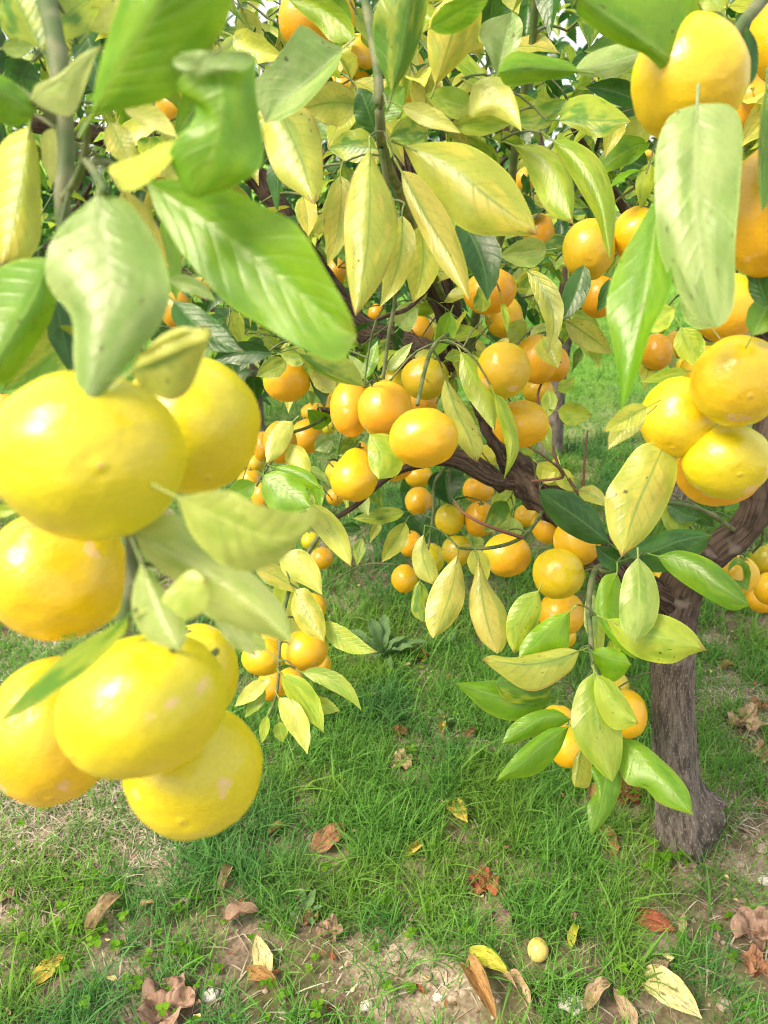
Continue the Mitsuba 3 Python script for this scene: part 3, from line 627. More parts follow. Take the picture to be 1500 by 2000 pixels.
O(l_, [(352, 282), (290, 322), (222, 352)], [(330, 276), (260, 308), (214, 325)], [(335, 312), (290, 356), (243, 374)], .345, .33, 'W', .006, -.004)
O(l_, [(190, 380), (207, 470), (212, 560), (188, 690), (168, 802)], [(120, 440), (90, 500), (94, 560), (140, 620), (143, 700), (152, 760)], [(250, 395), (310, 480), (333, 570), (310, 640), (260, 700), (200, 770)], .333, .316, 'P', .008, .008, .06, rips=.045, wave=.05)
O(l_, [(285, 356), (400, 432), (520, 522), (640, 620), (697, 656)], [(345, 350), (430, 362), (510, 400), (580, 440), (637, 530), (682, 610)], [(310, 420), (360, 500), (440, 590), (520, 640), (600, 685), (665, 706)], .385, .360, 'G', -.012, -.003, .03, rips=.025, nv=27)
O(l_, [(97, 503), (60, 590), (0, 690), (-40, 740)], [(40, 506), (-10, 530), (-50, 600)], [(104, 560), (105, 612), (60, 690), (10, 752)], .41, .38, 'G', .01, .016)
O(l_, [(58, 245), (45, 350), (25, 450), (2, 518)], [(10, 270), (-20, 330), (-25, 430)], [(75, 300), (80, 400), (78, 470), (48, 512)], .46, .44, 'Y', .01, .01)
O(l_, [(60, 195), (110, 165), (160, 120), (202, 88)], [(70, 165), (110, 148), (160, 105)], [(90, 215), (140, 226), (166, 170), (186, 110)], .40, .36, 'L', .0, .012)
O(l_, [(70, 222), (40, 200), (-10, 175), (-50, 160)], [(50, 180), (10, 150), (-30, 140)], [(50, 240), (10, 245), (-30, 215)], .40, .38, 'G', .006, .006)
O(l_, [(257, 727), (300, 712), (360, 685), (412, 648)], [(270, 695), (330, 658), (400, 638)], [(275, 755), (330, 782), (370, 760), (396, 700)], .315, .30, 'V', -.006, .010)
O(l_, [(258, 722), (310, 672), (405, 645)], [(300, 668), (350, 640)], [(290, 708), (350, 682), (402, 662)], .311, .297, 'W', 0, 0)
O(l_, [(345, 970), (430, 1012), (520, 1050), (600, 1038), (624, 990)], [(440, 958), (500, 984), (570, 1000)], [(375, 1045), (430, 1100), (490, 1116), (560, 1085)], .325, .315, 'L', -.006, .012, .06, rips=.16, wave=.08, nv=31)
O(l_, [(262, 1042), (350, 1090), (430, 1140), (510, 1200), (574, 1258)], [(330, 1003), (400, 1060), (480, 1110), (550, 1180)], [(290, 1095), (350, 1140), (400, 1200), (470, 1228)], .365, .345, 'L', .01, .012, rips=.06, wave=.05)
O(l_, [(275, 1098), (300, 1160), (322, 1220), (352, 1272)], [(258, 1160), (262, 1210), (290, 1250)], [(320, 1150), (355, 1190), (364, 1240)], .335, .31, 'L', .008, .008)
O(l_, [(310, 1182), (350, 1165), (402, 1132)], [(330, 1150), (372, 1114)], [(340, 1212), (385, 1202), (408, 1170)], .325, .32, 'L', .002, .002)
O(l_, [(250, 1204), (170, 1272), (80, 1340), (-5, 1414)], [(220, 1222), (150, 1262), (90, 1308), (30, 1370)], [(242, 1238), (180, 1302), (120, 1346), (50, 1390)], .34, .29, 'M', .010, -.008)
O(l_, [(425, 1188), (450, 1225), (502, 1284)], [(440, 1190), (490, 1230)], [(420, 1215), (455, 1262)], .40, .39, 'L', .0, .0)
X(l_, (80, 95), (15, -40), 100, .46, .0, 'M'); X(l_, (92, 95), (210, -20), 85, .48, .02, 'M', .12, roll=.4); X(l_, (175, 60), (250, -30), 60, .5, 0, 'W'); X(l_, (5, 95), (70, 90), 34, .45, 0, 'P')
X(l_, (160, 640), (5, 765), 85, .52, .03, 'M'); X(l_, (110, 590), (140, 735), 60, .52, 0, 'D', roll=.5); X(l_, (240, 372), (332, 525), 66, .47, .02, 'Y', -.05); X(l_, (105, 250), (100, 362), 50, .47, .0, 'W', roll=.4)
X(l_, (215, 240), (262, 335), 55, .48, .0, 'Y'); X(l_, (240, 208), (348, 270), 44, .47, .0, 'W', .08); X(l_, (330, 548), (422, 590), 34, .42, .0, 'P', .1); X(l_, (30, 105), (60, 235), 60, .5, .0, 'D', roll=.3)
X(l_, (60, 120), (30, 170), 50, .5, .0, 'D'); X(l_, (-20, 1000), (40, 994), 26, .42, 0, 'C'); X(l_, (520, 1270), (430, 1200), 40, .5, 0, 'P'); X(l_, (110, 1210), (150, 1250), 40, .44, 0, 'C'); X(l_, (320, 430), (345, 590), 40, .50, .0, 'G', roll=.5)
r_ = 'right'
O(r_, [(1362, 150), (1300, 108), (1220, 52), (1130, -8)], [(1368, 90), (1366, 20), (1340, -50), (1240, -80), (1160, -40)], [(1300, 142), (1260, 107), (1200, 82), (1130, 30)], .50, .44, 'G', .02, .008, .03, rips=.01)
O(r_, [(1362, 203), (1358, 300), (1360, 420), (1375, 540), (1402, 640)], [(1310, 225), (1282, 290), (1280, 400), (1290, 500), (1330, 580), (1370, 632)], [(1425, 205), (1450, 250), (1446, 360), (1436, 480), (1436, 570), (1426, 618)], .47, .458, 'P', .012, -.005, .04, rips=.035, nv=27)
O(r_, [(1288, 383), (1275, 480), (1262, 570), (1238, 680), (1214, 804)], [(1260, 420), (1205, 520), (1184, 600), (1198, 680), (1209, 740)], [(1300, 470), (1312, 560), (1275, 640), (1240, 740)], .50, .47, 'G', .012, -.02, .05, nv=23)
O(r_, [(1400, 202), (1430, 130), (1452, 48)], [(1412, 150), (1434, 80)], [(1440, 186), (1476, 150), (1480, 90), (1462, 55)], .56, .56, 'D', -.02, .0)
O(r_, [(1398, 200), (1415, 140), (1452, 46)], [(1402, 160), (1425, 85)], [(1420, 160), (1442, 85)], .553, .548, 'W', 0, 0)
O(r_, [(1497, 165), (1494, 260), (1490, 412)], [(1485, 220), (1480, 330), (1484, 390)], [(1530, 250), (1530, 350)], .55, .53, 'M', .0, .01)
X(r_, (1265, 795), (1178, 842), 44, .60, .0, 'V'); X(r_, (1262, 810), (1188, 878), 46, .62, .0, 'V', -.1); X(r_, (1345, 725), (1250, 745), 26, .74, .0, 'C')
O('tree', [(1300, 862), (1270, 930), (1240, 1000), (1214, 1088)], [(1250, 870), (1210, 920), (1182, 970), (1189, 1040), (1205, 1070)], [(1320, 895), (1320, 940), (1296, 1000), (1266, 1045), (1230, 1075)], .72, .70, 'Y', .012, .010, .04, rips=.03)
X(r_, (1470, 655), (1520, 560), 60, .62, 0, 'G'); X(r_, (1500, 600), (1465, 500), 40, .60, .0, 'D', roll=.5); X(r_, (1330, 640), (1370, 720), 55, .72, 0, 'C'); X(r_, (1390, 640), (1330, 560), 60, .6, 0, 'P')
X(r_, (1410, 20), (1380, -50), 60, .5, 0, 'M'); X(r_, (1250, 640), (1320, 600), 60, .62, 0, 'C', roll=.3)
t_ = 'tree'
O(t_, [(672, 93), (610, 150), (550, 200), (518, 240)], [(640, 80), (590, 48), (570, 70), (535, 120), (494, 170)], [(652, 140), (600, 202), (550, 234)], .60, .56, 'P', -.012, -.010, wave=.04)
O(t_, [(560, -4), (620, 15), (670, 50), (692, 80)], [(600, -20), (660, 10), (690, 50)], [(580, 18), (620, 52), (650, 82)], .62, .61, 'C', -.01, .004)
O(t_, [(545, 213), (575, 280), (595, 330), (613, 400)], [(515, 225), (518, 290), (545, 350), (590, 382)], [(600, 212), (625, 260), (631, 330), (626, 382)], .70, .68, 'V', .012, .012)
O(t_, [(765, 182), (785, 100), (800, 0), (805, -50)], [(735, 110), (728, 50), (740, 0), (770, -40)], [(800, 130), (825, 60), (836, 0), (830, -40)], .58, .54, 'M', .01, .01)
O(t_, [(850, 167), (870, 110), (890, 50), (917, -5)], [(835, 100), (840, 40), (870, 0)], [(870, 150), (910, 110), (935, 70), (940, 10)], .70, .66, 'Y', .01, .01)
O(t_, [(970, 147), (985, 90), (1000, 24)], [(955, 110), (935, 65), (950, 40)], [(1005, 110), (1021, 60), (1016, 35)], .78, .76, 'P', -.01, -.01)
O(t_, [(1132, 140), (1080, 135), (1020, 130), (973, 142)], [(1110, 120), (1060, 108), (1010, 100), (985, 115)], [(1100, 150), (1040, 162), (990, 168)], .64, .60, 'G', .008, .012)
O(t_, [(1120, 138), (1180, 125), (1268, 98)], [(1150, 105), (1210, 85), (1255, 82)], [(1150, 150), (1200, 150), (1240, 130)], .68, .72, 'P', .01, .006)
O(t_, [(788, 285), (870, 320), (960, 390), (1052, 459)], [(850, 277), (920, 285), (990, 335), (1030, 400)], [(815, 340), (860, 410), (920, 455), (990, 461)], .70, .66, 'Y', .014, .018, .04, rips=.012, nv=23)
O(t_, [(783, 333), (830, 420), (880, 500), (916, 587)], [(820, 345), (870, 410), (900, 480), (915, 540)], [(790, 380), (820, 450), (860, 520), (895, 560)], .68, .64, 'Y', .012, .006)
O(t_, [(722, 292), (722, 400), (715, 500), (694, 618)], [(690, 340), (672, 420), (675, 510), (685, 582)], [(745, 340), (772, 400), (776, 460), (750, 540), (715, 592)], .68, .65, 'Y', .012, .012, .03)
O(t_, [(1000, 283), (1060, 310), (1095, 360), (1119, 437)], [(1060, 285), (1105, 320), (1121, 370)], [(1020, 310), (1040, 360), (1070, 415)], .76, .73, 'C', .008, .012)
O(t_, [(1078, 273), (1130, 310), (1170, 380), (1192, 507)], [(1120, 275), (1170, 310), (1199, 380), (1201, 450)], [(1090, 300), (1125, 360), (1165, 430), (1180, 480)], .74, .70, 'C', .008, .014, .04)
O(t_, [(1090, 235), (1150, 235), (1232, 237)], [(1110, 195), (1160, 185), (1210, 215)], [(1120, 250), (1170, 269), (1210, 250)], .80, .78, 'M', .02, .0)
O(t_, [(923, 165), (960, 185), (1000, 215), (1019, 257)], [(950, 150), (985, 155), (1010, 200)], [(915, 200), (920, 232), (960, 226), (1000, 245)], .72, .70, 'W', .0, .015)
O(t_, [(900, 688), (930, 745), (955, 790), (966, 842)], [(897, 730), (910, 770), (940, 812)], [(935, 700), (965, 760), (971, 800)], 1.0, .97, 'C', .004, .012, wave=.06)
O(t_, [(965, 768), (990, 820), (1000, 870), (984, 937)], [(968, 800), (982, 850), (990, 890)], [(985, 780), (1005, 820), (1013, 880)], .97, .96, 'C', .006, .006)
O(t_, [(870, 738), (890, 800), (915, 850), (932, 902)], [(862, 780), (885, 850), (915, 890)], [(890, 765), (925, 820), (944, 870)], .95, .94, 'V', .01, .006)
O(t_, [(1192, 1062), (1140, 1020), (1090, 985), (1053, 957)], [(1165, 1000), (1120, 965), (1080, 954)], [(1150, 1061), (1095, 1032), (1060, 990)], .97, .95, 'D', .008, .008, .03)
O(t_, [(1222, 1093), (1280, 1075), (1330, 1055), (1392, 1045)], [(1250, 1060), (1310, 1034), (1360, 1036)], [(1270, 1117), (1320, 1112), (1365, 1085)], .99, 1.0, 'D', .01, .01)
O(t_, [(1283, 1086), (1340, 1100), (1400, 1140), (1464, 1182)], [(1330, 1075), (1390, 1095), (1440, 1140)], [(1310, 1120), (1370, 1162), (1430, 1192)], .97, .90, 'G', .008, .008, .04)
O(t_, [(1246, 1088), (1248, 1150), (1247, 1200), (1241, 1254)], [(1220, 1120), (1210, 1170), (1212, 1220), (1230, 1246)], [(1275, 1120), (1288, 1170), (1280, 1215), (1260, 1241)], .95, .932, 'P', .008, .008, .05, rips=.03)
O(t_, [(1205, 1118), (1185, 1170), (1190, 1220), (1242, 1287)], [(1175, 1130), (1163, 1190), (1185, 1240), (1220, 1276)], [(1215, 1150), (1216, 1200), (1230, 1250)], .99, .97, 'G', .006, .01)
O(t_, [(1183, 1209), (1250, 1235), (1320, 1250), (1380, 1270)], [(1240, 1205), (1290, 1199), (1345, 1225)], [(1210, 1256), (1250, 1286), (1310, 1296), (1350, 1278)], .97, .94, 'C', .01, .01, .04, rips=.012)
O(t_, [(1052, 1153), (1035, 1190), (1015, 1230), (1004, 1277)], [(1015, 1165), (992, 1200), (990, 1246)], [(1058, 1190), (1046, 1230), (1020, 1266)], 1.0, 1.0, 'C', .005, .005)
O(t_, [(1113, 1194), (1080, 1225), (1050, 1255), (1013, 1287)], [(1075, 1205), (1040, 1230), (1017, 1260)], [(1113, 1225), (1106, 1272), (1060, 1287)], .97, .96, 'G', .008, .008)
O(t_, [(1132, 1271), (1080, 1290), (1020, 1297), (941, 1288)], [(1100, 1265), (1050, 1275), (1000, 1284), (960, 1279)], [(1115, 1310), (1060, 1346), (1020, 1346), (970, 1312)], .95, .93, 'V', .012, .006, .04, wave=.05)
O(t_, [(1150, 1274), (1190, 1285), (1233, 1298)], [(1180, 1264), (1215, 1274)], [(1165, 1300), (1190, 1332), (1215, 1322)], .96, .95, 'G', .004, .012)
O(t_, [(1086, 1360), (1020, 1366), (960, 1356), (889, 1334)], [(1040, 1330), (980, 1328), (930, 1331)], [(1050, 1391), (1000, 1408), (950, 1391), (915, 1360)], .97, .95, 'G', .012, .006)
O(t_, [(1082, 1338), (1040, 1348), (1000, 1345), (968, 1338)], [(1040, 1322), (1000, 1316), (975, 1322)], [(1060, 1370), (1020, 1374), (985, 1368)], .955, .94, 'M', .0, .008)
O(t_, [(1116, 1405), (1070, 1400), (1030, 1420), (980, 1453)], [(1080, 1384), (1030, 1395), (995, 1420)], [(1085, 1425), (1050, 1436), (1010, 1450)], .95, .94, 'G', .008, .004)
O(t_, [(1112, 1418), (1060, 1455), (1020, 1490), (968, 1527)], [(1070, 1425), (1020, 1460), (985, 1500)], [(1091, 1470), (1050, 1511), (1000, 1521)], .94, .90, 'G', .006, .010, .04)
O(t_, [(1160, 1313), (1165, 1390), (1175, 1460), (1196, 1527)], [(1130, 1340), (1115, 1400), (1125, 1450), (1155, 1490), (1180, 1516)], [(1180, 1340), (1210, 1400), (1216, 1460), (1209, 1502)], .94, .91, 'C', .008, .01, .04, rips=.03)
O(t_, [(1165, 1317), (1190, 1360), (1215, 1390), (1247, 1413)], [(1160, 1350), (1175, 1400), (1205, 1426)], [(1195, 1330), (1220, 1360), (1239, 1395)], .925, .90, 'C', .006, .012)
O(t_, [(1214, 1443), (1260, 1490), (1310, 1540), (1353, 1592)], [(1250, 1450), (1310, 1500), (1345, 1545)], [(1205, 1490), (1225, 1531), (1260, 1540), (1290, 1570)], .95, .88, 'G', .012, .008, .05, rips=.015)
O(t_, [(1190, 1493), (1180, 1540), (1170, 1590), (1155, 1632)], [(1155, 1500), (1165, 1545), (1148, 1570), (1150, 1610)], [(1214, 1520), (1206, 1560), (1185, 1600)], .94, .89, 'G', .008, .008)
O(t_, [(1135, 1463), (1130, 1500), (1122, 1537)], [(1122, 1480), (1117, 1520)], [(1156, 1490), (1150, 1536)], .96, .95, 'V', .004, .004)
O(t_, [(894, 1083), (885, 1140), (870, 1190), (846, 1247)], [(860, 1120), (838, 1160), (830, 1205), (838, 1235)], [(906, 1130), (905, 1180), (880, 1222)], 1.02, 1.0, 'Y', .008, .008, rips=.02)
O(t_, [(935, 1088), (940, 1150), (950, 1210), (971, 1277)], [(925, 1130), (915, 1180), (930, 1236), (950, 1262)], [(955, 1140), (985, 1185), (994, 1230), (985, 1266)], 1.03, 1.0, 'Y', .008, .008, rips=.02)
O(t_, [(828, 1043), (825, 1080), (835, 1115), (845, 1142)], [(812, 1060), (804, 1090), (815, 1126)], [(835, 1070), (851, 1100), (856, 1126)], 1.04, 1.03, 'V', .005, .005)
O(t_, [(820, 1133), (815, 1165), (825, 1215)], [(808, 1150), (804, 1195)], [(835, 1155), (841, 1210)], 1.06, 1.06, 'M', .004, .004)
X(t_, (925, 1072), (950, 1140), 44, 1.08, .0, 'V')
O(t_, [(722, 848), (745, 890), (740, 936)], [(718, 870), (722, 912)], [(760, 850), (787, 892), (776, 928)], .90, .87, 'C', .004, .008)
O(t_, [(572, 823), (545, 850), (521, 908)], [(545, 825), (519, 866)], [(573, 846), (556, 882)], 1.15, 1.13, 'W', .004, .006)
O(t_, [(567, 866), (582, 900), (602, 934)], [(556, 895), (575, 925)], [(592, 875), (607, 906)], 1.16, 1.14, 'W', .004, .004)
O(t_, [(515, 928), (550, 950), (607, 990)], [(545, 920), (592, 946)], [(511, 965), (540, 1006), (580, 1002)], 1.08, 1.05, 'G', .006, .006, rips=.02)
O(t_, [(535, 912), (580, 925), (628, 955)], [(570, 908), (610, 925)], [(550, 935), (590, 952)], 1.12, 1.10, 'G', .005, .006)
X(t_, (498, 945), (438, 975), 42, 1.1, 0, 'G'); X(t_, (600, 700), (545, 690), 40, 1.1, 0, 'M')
O(t_, [(583, 690), (640, 725), (714, 756)], [(650, 688), (692, 712)], [(600, 715), (655, 745)], .62, .66, 'M', .004, .004)
X(t_, (716, 738), (738, 665), 26, .95, 0, 'G', roll=.5); X(t_, (757, 726), (806, 668), 24, .97, 0, 'P', roll=.3); X(t_, (715, 740), (680, 692), 26, 1.0, 0, 'P'); X(t_, (655, 765), (600, 715), 40, 1.2, 0, 'W'); X(t_, (560, 705), (500, 735), 40, 1.15, .0, 'M')
O(t_, [(608, 983), (640, 1020), (665, 1060), (686, 1107)], [(640, 995), (672, 1030), (686, 1075)], [(605, 1020), (630, 1055), (660, 1086)], 1.12, 1.10, 'W', .006, .006)
O(t_, [(543, 1083), (590, 1110), (630, 1163)], [(590, 1073), (623, 1110)], [(555, 1121), (600, 1146)], 1.14, 1.12, 'W', .006, .006)
X(t_, (498, 1108), (590, 1160), 42, 1.16, 0, 'Y', .05)
O(t_, [(575, 1153), (602, 1200), (633, 1253)], [(569, 1190), (590, 1232)], [(600, 1150), (628, 1190), (636, 1226)], 1.13, 1.10, 'Y', .006, .006)
X(t_, (632, 1213), (737, 1273), 42, 1.13, -.02, 'C', -.10); X(t_, (590, 1313), (706, 1388), 36, 1.14, -.02, 'C', .14); X(t_, (550, 1318), (632, 1432), 50, 1.12, -.03, 'C', .06, roll=.3); X(t_, (600, 1370), (664, 1388), 34, 1.14, 0, 'C'); X(t_, (545, 1363), (600, 1473), 46, 1.10, -.03, 'W', .08)
X(t_, (520, 1328), (458, 1380), 32, 1.15, 0, 'W'); X(t_, (518, 1348), (478, 1402), 26, 1.16, 0, 'C'); X(t_, (521, 1398), (511, 1452), 20, 1.15, 0, 'C'); X(t_, (545, 1410), (552, 1450), 30, 1.16, 0, 'C'); X(t_, (560, 1130), (545, 1210), 44, 1.2, 0, 'C'); X(t_, (570, 1250), (565, 1180), 40, 1.2, 0, 'V')
for row in [((455, 70), (556, 110), 52, .66, 'W'), ((700, 205), (588, 215), 80, .74, 'V'), ((840, 55), (962, -20), 55, .62, 'G'), ((925, 212), (830, 185), 55, .76, 'C'), ((785, 208), (900, 260), 38, .72, 'W'), ((888, 246), (1002, 242), 40, .76, 'C'), ((1008, 236), (1108, 194), 56, .84, 'M'),
            ((1068, 488), (974, 500), 56, .9, 'P'), ((1140, 518), (1094, 632), 48, .98, 'D'), ((1105, 626), (1195, 692), 50, .95, 'V'), ((1150, 645), (1172, 722), 30, .98, 'C'), ((665, 343), (640, 518), 62, .76, 'Y'), ((592, 383), (602, 462), 44, .8, 'Y'), ((785, 420), (742, 600), 58, .74, 'V'), ((820, 440), (806, 592), 74, .84, 'V'),
            ((900, 430), (952, 588), 76, .86, 'D'), ((340, 588), (478, 688), 62, .6, 'D'), ((530, 690), (412, 706), 44, .95, 'D'), ((1090, 802), (1157, 812), 46, 1.15, 'C'), ((1072, 762), (1066, 818), 32, 1.16, 'C'), ((1066, 822), (1078, 886), 26, 1.16, 'C'), ((1088, 762), (1122, 735), 26, 1.16, 'C'),
            ((790, 1000), (688, 1012), 32, 1.4, 'M'), ((792, 1020), (745, 1098), 40, 1.4, 'V'), ((1438, 1088), (1460, 1155), 38, 1.28, 'G'), ((1305, 985), (1370, 1012), 34, 1.2, 'D'), ((1340, 985), (1396, 1030), 34, 1.25, 'D'), ((1130, 958), (1186, 990), 34, 1.1, 'V'), ((1060, 945), (1090, 890), 30, 1.3, 'W'), ((1050, 905), (1100, 950), 44, 1.3, 'W'), ((1090, 915), (1122, 960), 34, 1.3, 'V'),
            ((1215, 1100), (1163, 1065), 46, 1.0, 'D'), ((1160, 1150), (1175, 1290), 40, 1.03, 'M'), ((990, 980), (945, 1040), 46, 1.4, 'M'), ((1000, 1010), (985, 1060), 44, 1.38, 'P'), ((870, 920), (880, 985), 70, 1.5, 'D'), ((1205, 1290), (1190, 1250), 26, 1.0, 'C'), ((1230, 60), (1140, 100), 40, .9, 'M'), ((1330, 985), (1325, 1050), 60, 1.2, 'C'), ((980, 590), (990, 650), 14, .86, 'C'),
            ((800, 925), (788, 1000), 42, 1.82, 'D'), ((772, 1000), (832, 1052), 52, 1.8, 'D'), ((802, 1008), (852, 1062), 42, 1.8, 'D'), ((722, 925), (748, 992), 34, 1.7, 'M'), ((930, 1040), (905, 1100), 40, 1.8, 'M'), ((1000, 960), (960, 1010), 44, 1.8, 'C'), ((860, 880), (905, 930), 44, 1.8, 'D'), ((700, 860), (660, 890), 40, 1.4, 'M'), ((880, 610), (845, 700), 40, 1.2, 'G'), ((940, 610), (935, 560), 34, .98, 'M'), ((1190, 545), (1165, 610), 26, .9, 'D'), ((1020, 660), (985, 640), 50, 1.2, 'C'), ((900, 690), (868, 700), 26, 1.1, 'C'), ((1060, 660), (1090, 720), 50, 1.02, 'V'), ((780, 640), (820, 600), 50, 1.2, 'P'), ((830, 260), (760, 270), 60, .8, 'M'), ((730, 250), (700, 170), 60, .72, 'D'), ((745, 240), (790, 170), 60, .74, 'G'),
            ((735, 290), (640, 290), 60, .8, 'M'), ((1200, 290), (1270, 330), 60, 1.3, 'D'), ((640, 830), (600, 800), 40, 1.35, 'G'), ((650, 860), (615, 880), 40, 1.3, 'P'), ((590, 960), (620, 1000), 30, 1.2, 'M'), ((470, 560), (560, 620), 60, 1.3, 'D'), ((480, 640), (420, 600), 50, 1.3, 'D')]:
    b, t, w, d, k = row
    q = np.random.default_rng(int(b[0] * 7 + b[1]))
    X(t_, b, t, w, d, (q.random() - .6) * .06, k, (q.random() - .5) * .2, q.random() * .08, roll=(q.random() - .5) * .7, fold=.1 + .3 * q.random(), curl=(q.random() - .4) * .25, wave=.06)
X(t_, (1030, 528), (1068, 692), 46, .95, -.03, 'V', .18, .02)

# ------------------------------------------------------------------ fruits: each hangs on the tree and is a thing of its own
FR = np.random.default_rng(5)


def fruit_mesh(cx, cy, rx, ry, R, kind, rot=0.0, bl=None, pear=0.0, ground=None, nl=44, nb=30, lump=.05):
    """A citrus fruit: a dimpled, slightly lumpy globe with the stem end opposite the blossom end; returns mesh, centre, stem point, stem direction."""
    SEED[0] += 1; seed = SEED[0]
    d = F * R / ((rx + ry) / 2)
    c = at(cx, cy, d) if ground is None else ground
    if bl is None:
        b = nrm(np.array([(FR.random() - .5) * 1.0, -.35 + (FR.random() - .5) * .9, -1.0]))
    else:
        a, e = (bl[0] - cx) / rx, -(bl[1] - cy) / ry; q = min(.97, math.hypot(a, e))
        b = nrm(RIGHT * a + UP * e - FWD * math.sqrt(1 - q * q))
    A = nrm(np.cross(b, [.31, .2, .93])); B = np.cross(b, A)
    v = (1 - np.cos(np.linspace(0, np.pi, nb))) / 2; v = .6 * v + .4 * np.linspace(0, 1, nb)
    ph = v * np.pi; th = np.linspace(0, 2 * np.pi, nl + 1)
    dirs = -b * np.cos(ph)[:, None, None] + (A * np.cos(th)[:, None] + B * np.sin(th)[:, None])[None] * np.sin(ph)[:, None, None]
    th_ = th[None]; n0 = meshkit.fbm(dirs * 1.6 + seed * 3.7, 3, 4) - .5
    n0[:, -1] = n0[:, 0]
    rad = 1 + lump * 2 * n0 - .055 * np.exp(-(ph / .20) ** 2)[:, None] + .012 * np.cos(th_ * 5 + seed) * np.exp(-((ph - .45) / .3) ** 2)[:, None] - .035 * np.exp(-((np.pi - ph) / .22) ** 2)[:, None] + .030 * np.exp(-((np.pi - ph) / .07) ** 2)[:, None]
    if pear: rad = rad * (1 + pear * np.exp(-(ph / .5) ** 2)[:, None])
    q = dirs * rad[..., None]
    ca, sa = math.cos(rot), math.sin(rot)
    r1, u1 = RIGHT * ca + UP * sa, UP * ca - RIGHT * sa
    m = d / F
    M = np.outer(r1, r1) * rx * m + np.outer(u1, u1) * ry * m + np.outer(FWD, FWD) * (rx + ry) / 2 * m
    V = c + q @ M.T
    uv = np.stack(np.broadcast_arrays(seed + .05 + th_ / (2 * np.pi) * .9, 4 * FK.index(kind) + v[:, None] * .999), -1).reshape(-1, 2)
    stem = c + (-b * (.945 + pear)) @ M.T
    return (V.reshape(-1, 3), grid_faces(nb, nl + 1), uv), c, stem, -b, (A, B)


def calyx(P, up, AB, R):
    """The green five-pointed button at the stem end with the stump of the stalk."""
    th = np.linspace(0, 2 * np.pi, 20, endpoint=False); rr = R * (.17 + .075 * np.cos(5 * th))
    A, B = AB; ring = A * np.cos(th)[:, None] + B * np.sin(th)[:, None]
    lay = [P + ring * rr[:, None] * k + up * R * h for k, h in ((1.0, .012), (.92, .045), (.5, .06), (.24, .085), (.20, .24), (.01, .26))]
    V = np.vstack(lay); return V, grid_faces(6, 20, True), V[:, :2]


FRUITS, HANG = [], []


def fruit(cx, cy, rx, ry, kind, label, R=.036, plant='tree', **o):
    FRUITS.append((cx, cy, rx, ry, kind, label, R, plant, o))


def settle(cx, cy, rx, ry, kind, label, R, plant, o):
    big = rx > 60
    mesh, c, stem, up, AB = fruit_mesh(cx, cy, rx, ry, R, kind, nl=96 if big else 44, nb=64 if big else 30, **o)
    key = thing('citrus_fruit', label, 'fruit', 'citrus fruits hanging on the trees', shape=shape_of(mesh, 'fruit_bsdf'))
    put('calyx', shape_of(calyx(stem, up, AB, R), 'stalk_bsdf'), key)
    BALLS.append((c, R)); HANG.append((plant, stem + up * R * .22))


f_ = fruit
# the cluster close to the lens at the left
f_(175, 890, 182, 164, 'l', 'largest yellow fruit, close to the camera at the left with a brown spot', .040, 'left', bl=(252, 918), rot=-.15)
f_(372, 832, 134, 134, 'l', 'blurred yellow fruit behind the right side of the largest one', .040, 'left', bl=(420, 940))
f_(112, 1122, 137, 127, 'y', 'yellow fruit orange underneath, directly below the largest foreground fruit', .040, 'left', bl=(120, 1240), rot=-.1)
f_(281, 1375, 166, 136, 'l', 'tilted yellow fruit with pink scuffs, front one of the lower foreground bunch', .040, 'left', bl=(180, 1440), rot=.32)
f_(105, 1425, 122, 142, 'y', 'orange bottomed fruit at the left edge, lower foreground bunch', .041, 'left', bl=(137, 1528))
f_(378, 1504, 133, 126, 'l', 'lowest yellow fruit of the foreground bunch', .040, 'left', bl=(384, 1560))
f_(385, 1315, 80, 96, 'l', 'fruit mostly hidden behind the upper right of the tilted scuffed one', .037, 'left')
# the right-hand side
f_(1345, 155, 108, 114, 'y', 'big golden orange fruit behind the green leaf in the upper right corner', .038, 'right', bl=(1330, 262))
f_(1540, 65, 70, 92, 'a', 'fruit cut by the right edge at the very top', .038, 'right'); f_(1466, 205, 62, 62, 'o', 'deep orange fruit in the shade right of the big golden one', .037, 'right')
f_(1496, 415, 82, 122, 'a', 'tall orange fruit at the right edge behind the big pale leaf', .040, 'right'); f_(1548, 490, 68, 66, 'a', 'yellow orange fruit cut by the right edge at mid height of the pale leaf', .037, 'right')
f_(1420, 602, 64, 66, 'a', 'orange fruit peeping out below the tip of the big pale leaf', .037, 'right'); f_(1512, 588, 44, 44, 'a', 'fruit at the right edge right of the pale leaf tip', .034, 'right')
f_(1441, 745, 86, 87, 'y', 'upper of the three bright yellow fruits at the right edge, with a brown spot', .038, 'right', bl=(1430, 786)); f_(1322, 816, 70, 79, 'y', 'left one of the three bright yellow fruits at the right', .036, 'right', bl=(1300, 880))
f_(1419, 901, 83, 73, 'l', 'lower greenish yellow one of the three bright fruits at the right', .037, 'right', bl=(1413, 932)); f_(1402, 922, 81, 66, 'o', 'orange fruit behind the lower greenish yellow one at the right', .039, 'right')
f_(1518, 885, 38, 42, 'a', 'fruit cut by the right edge beside the greenish yellow one', .034, 'right'); f_(1376, 724, 46, 48, 'g', 'yellow green fruit tucked behind the three bright ones', .035, 'right'); f_(1338, 715, 16, 18, 'y', 'tiny far yellow fruit left of the yellow green tucked one', .026, 'tree')
f_(1282, 688, 31, 36, 'o', 'orange fruit below the long green leaf at the right', .031); f_(1325, 672, 27, 28, 'o', 'second orange fruit right of the one below the long green leaf', .031)
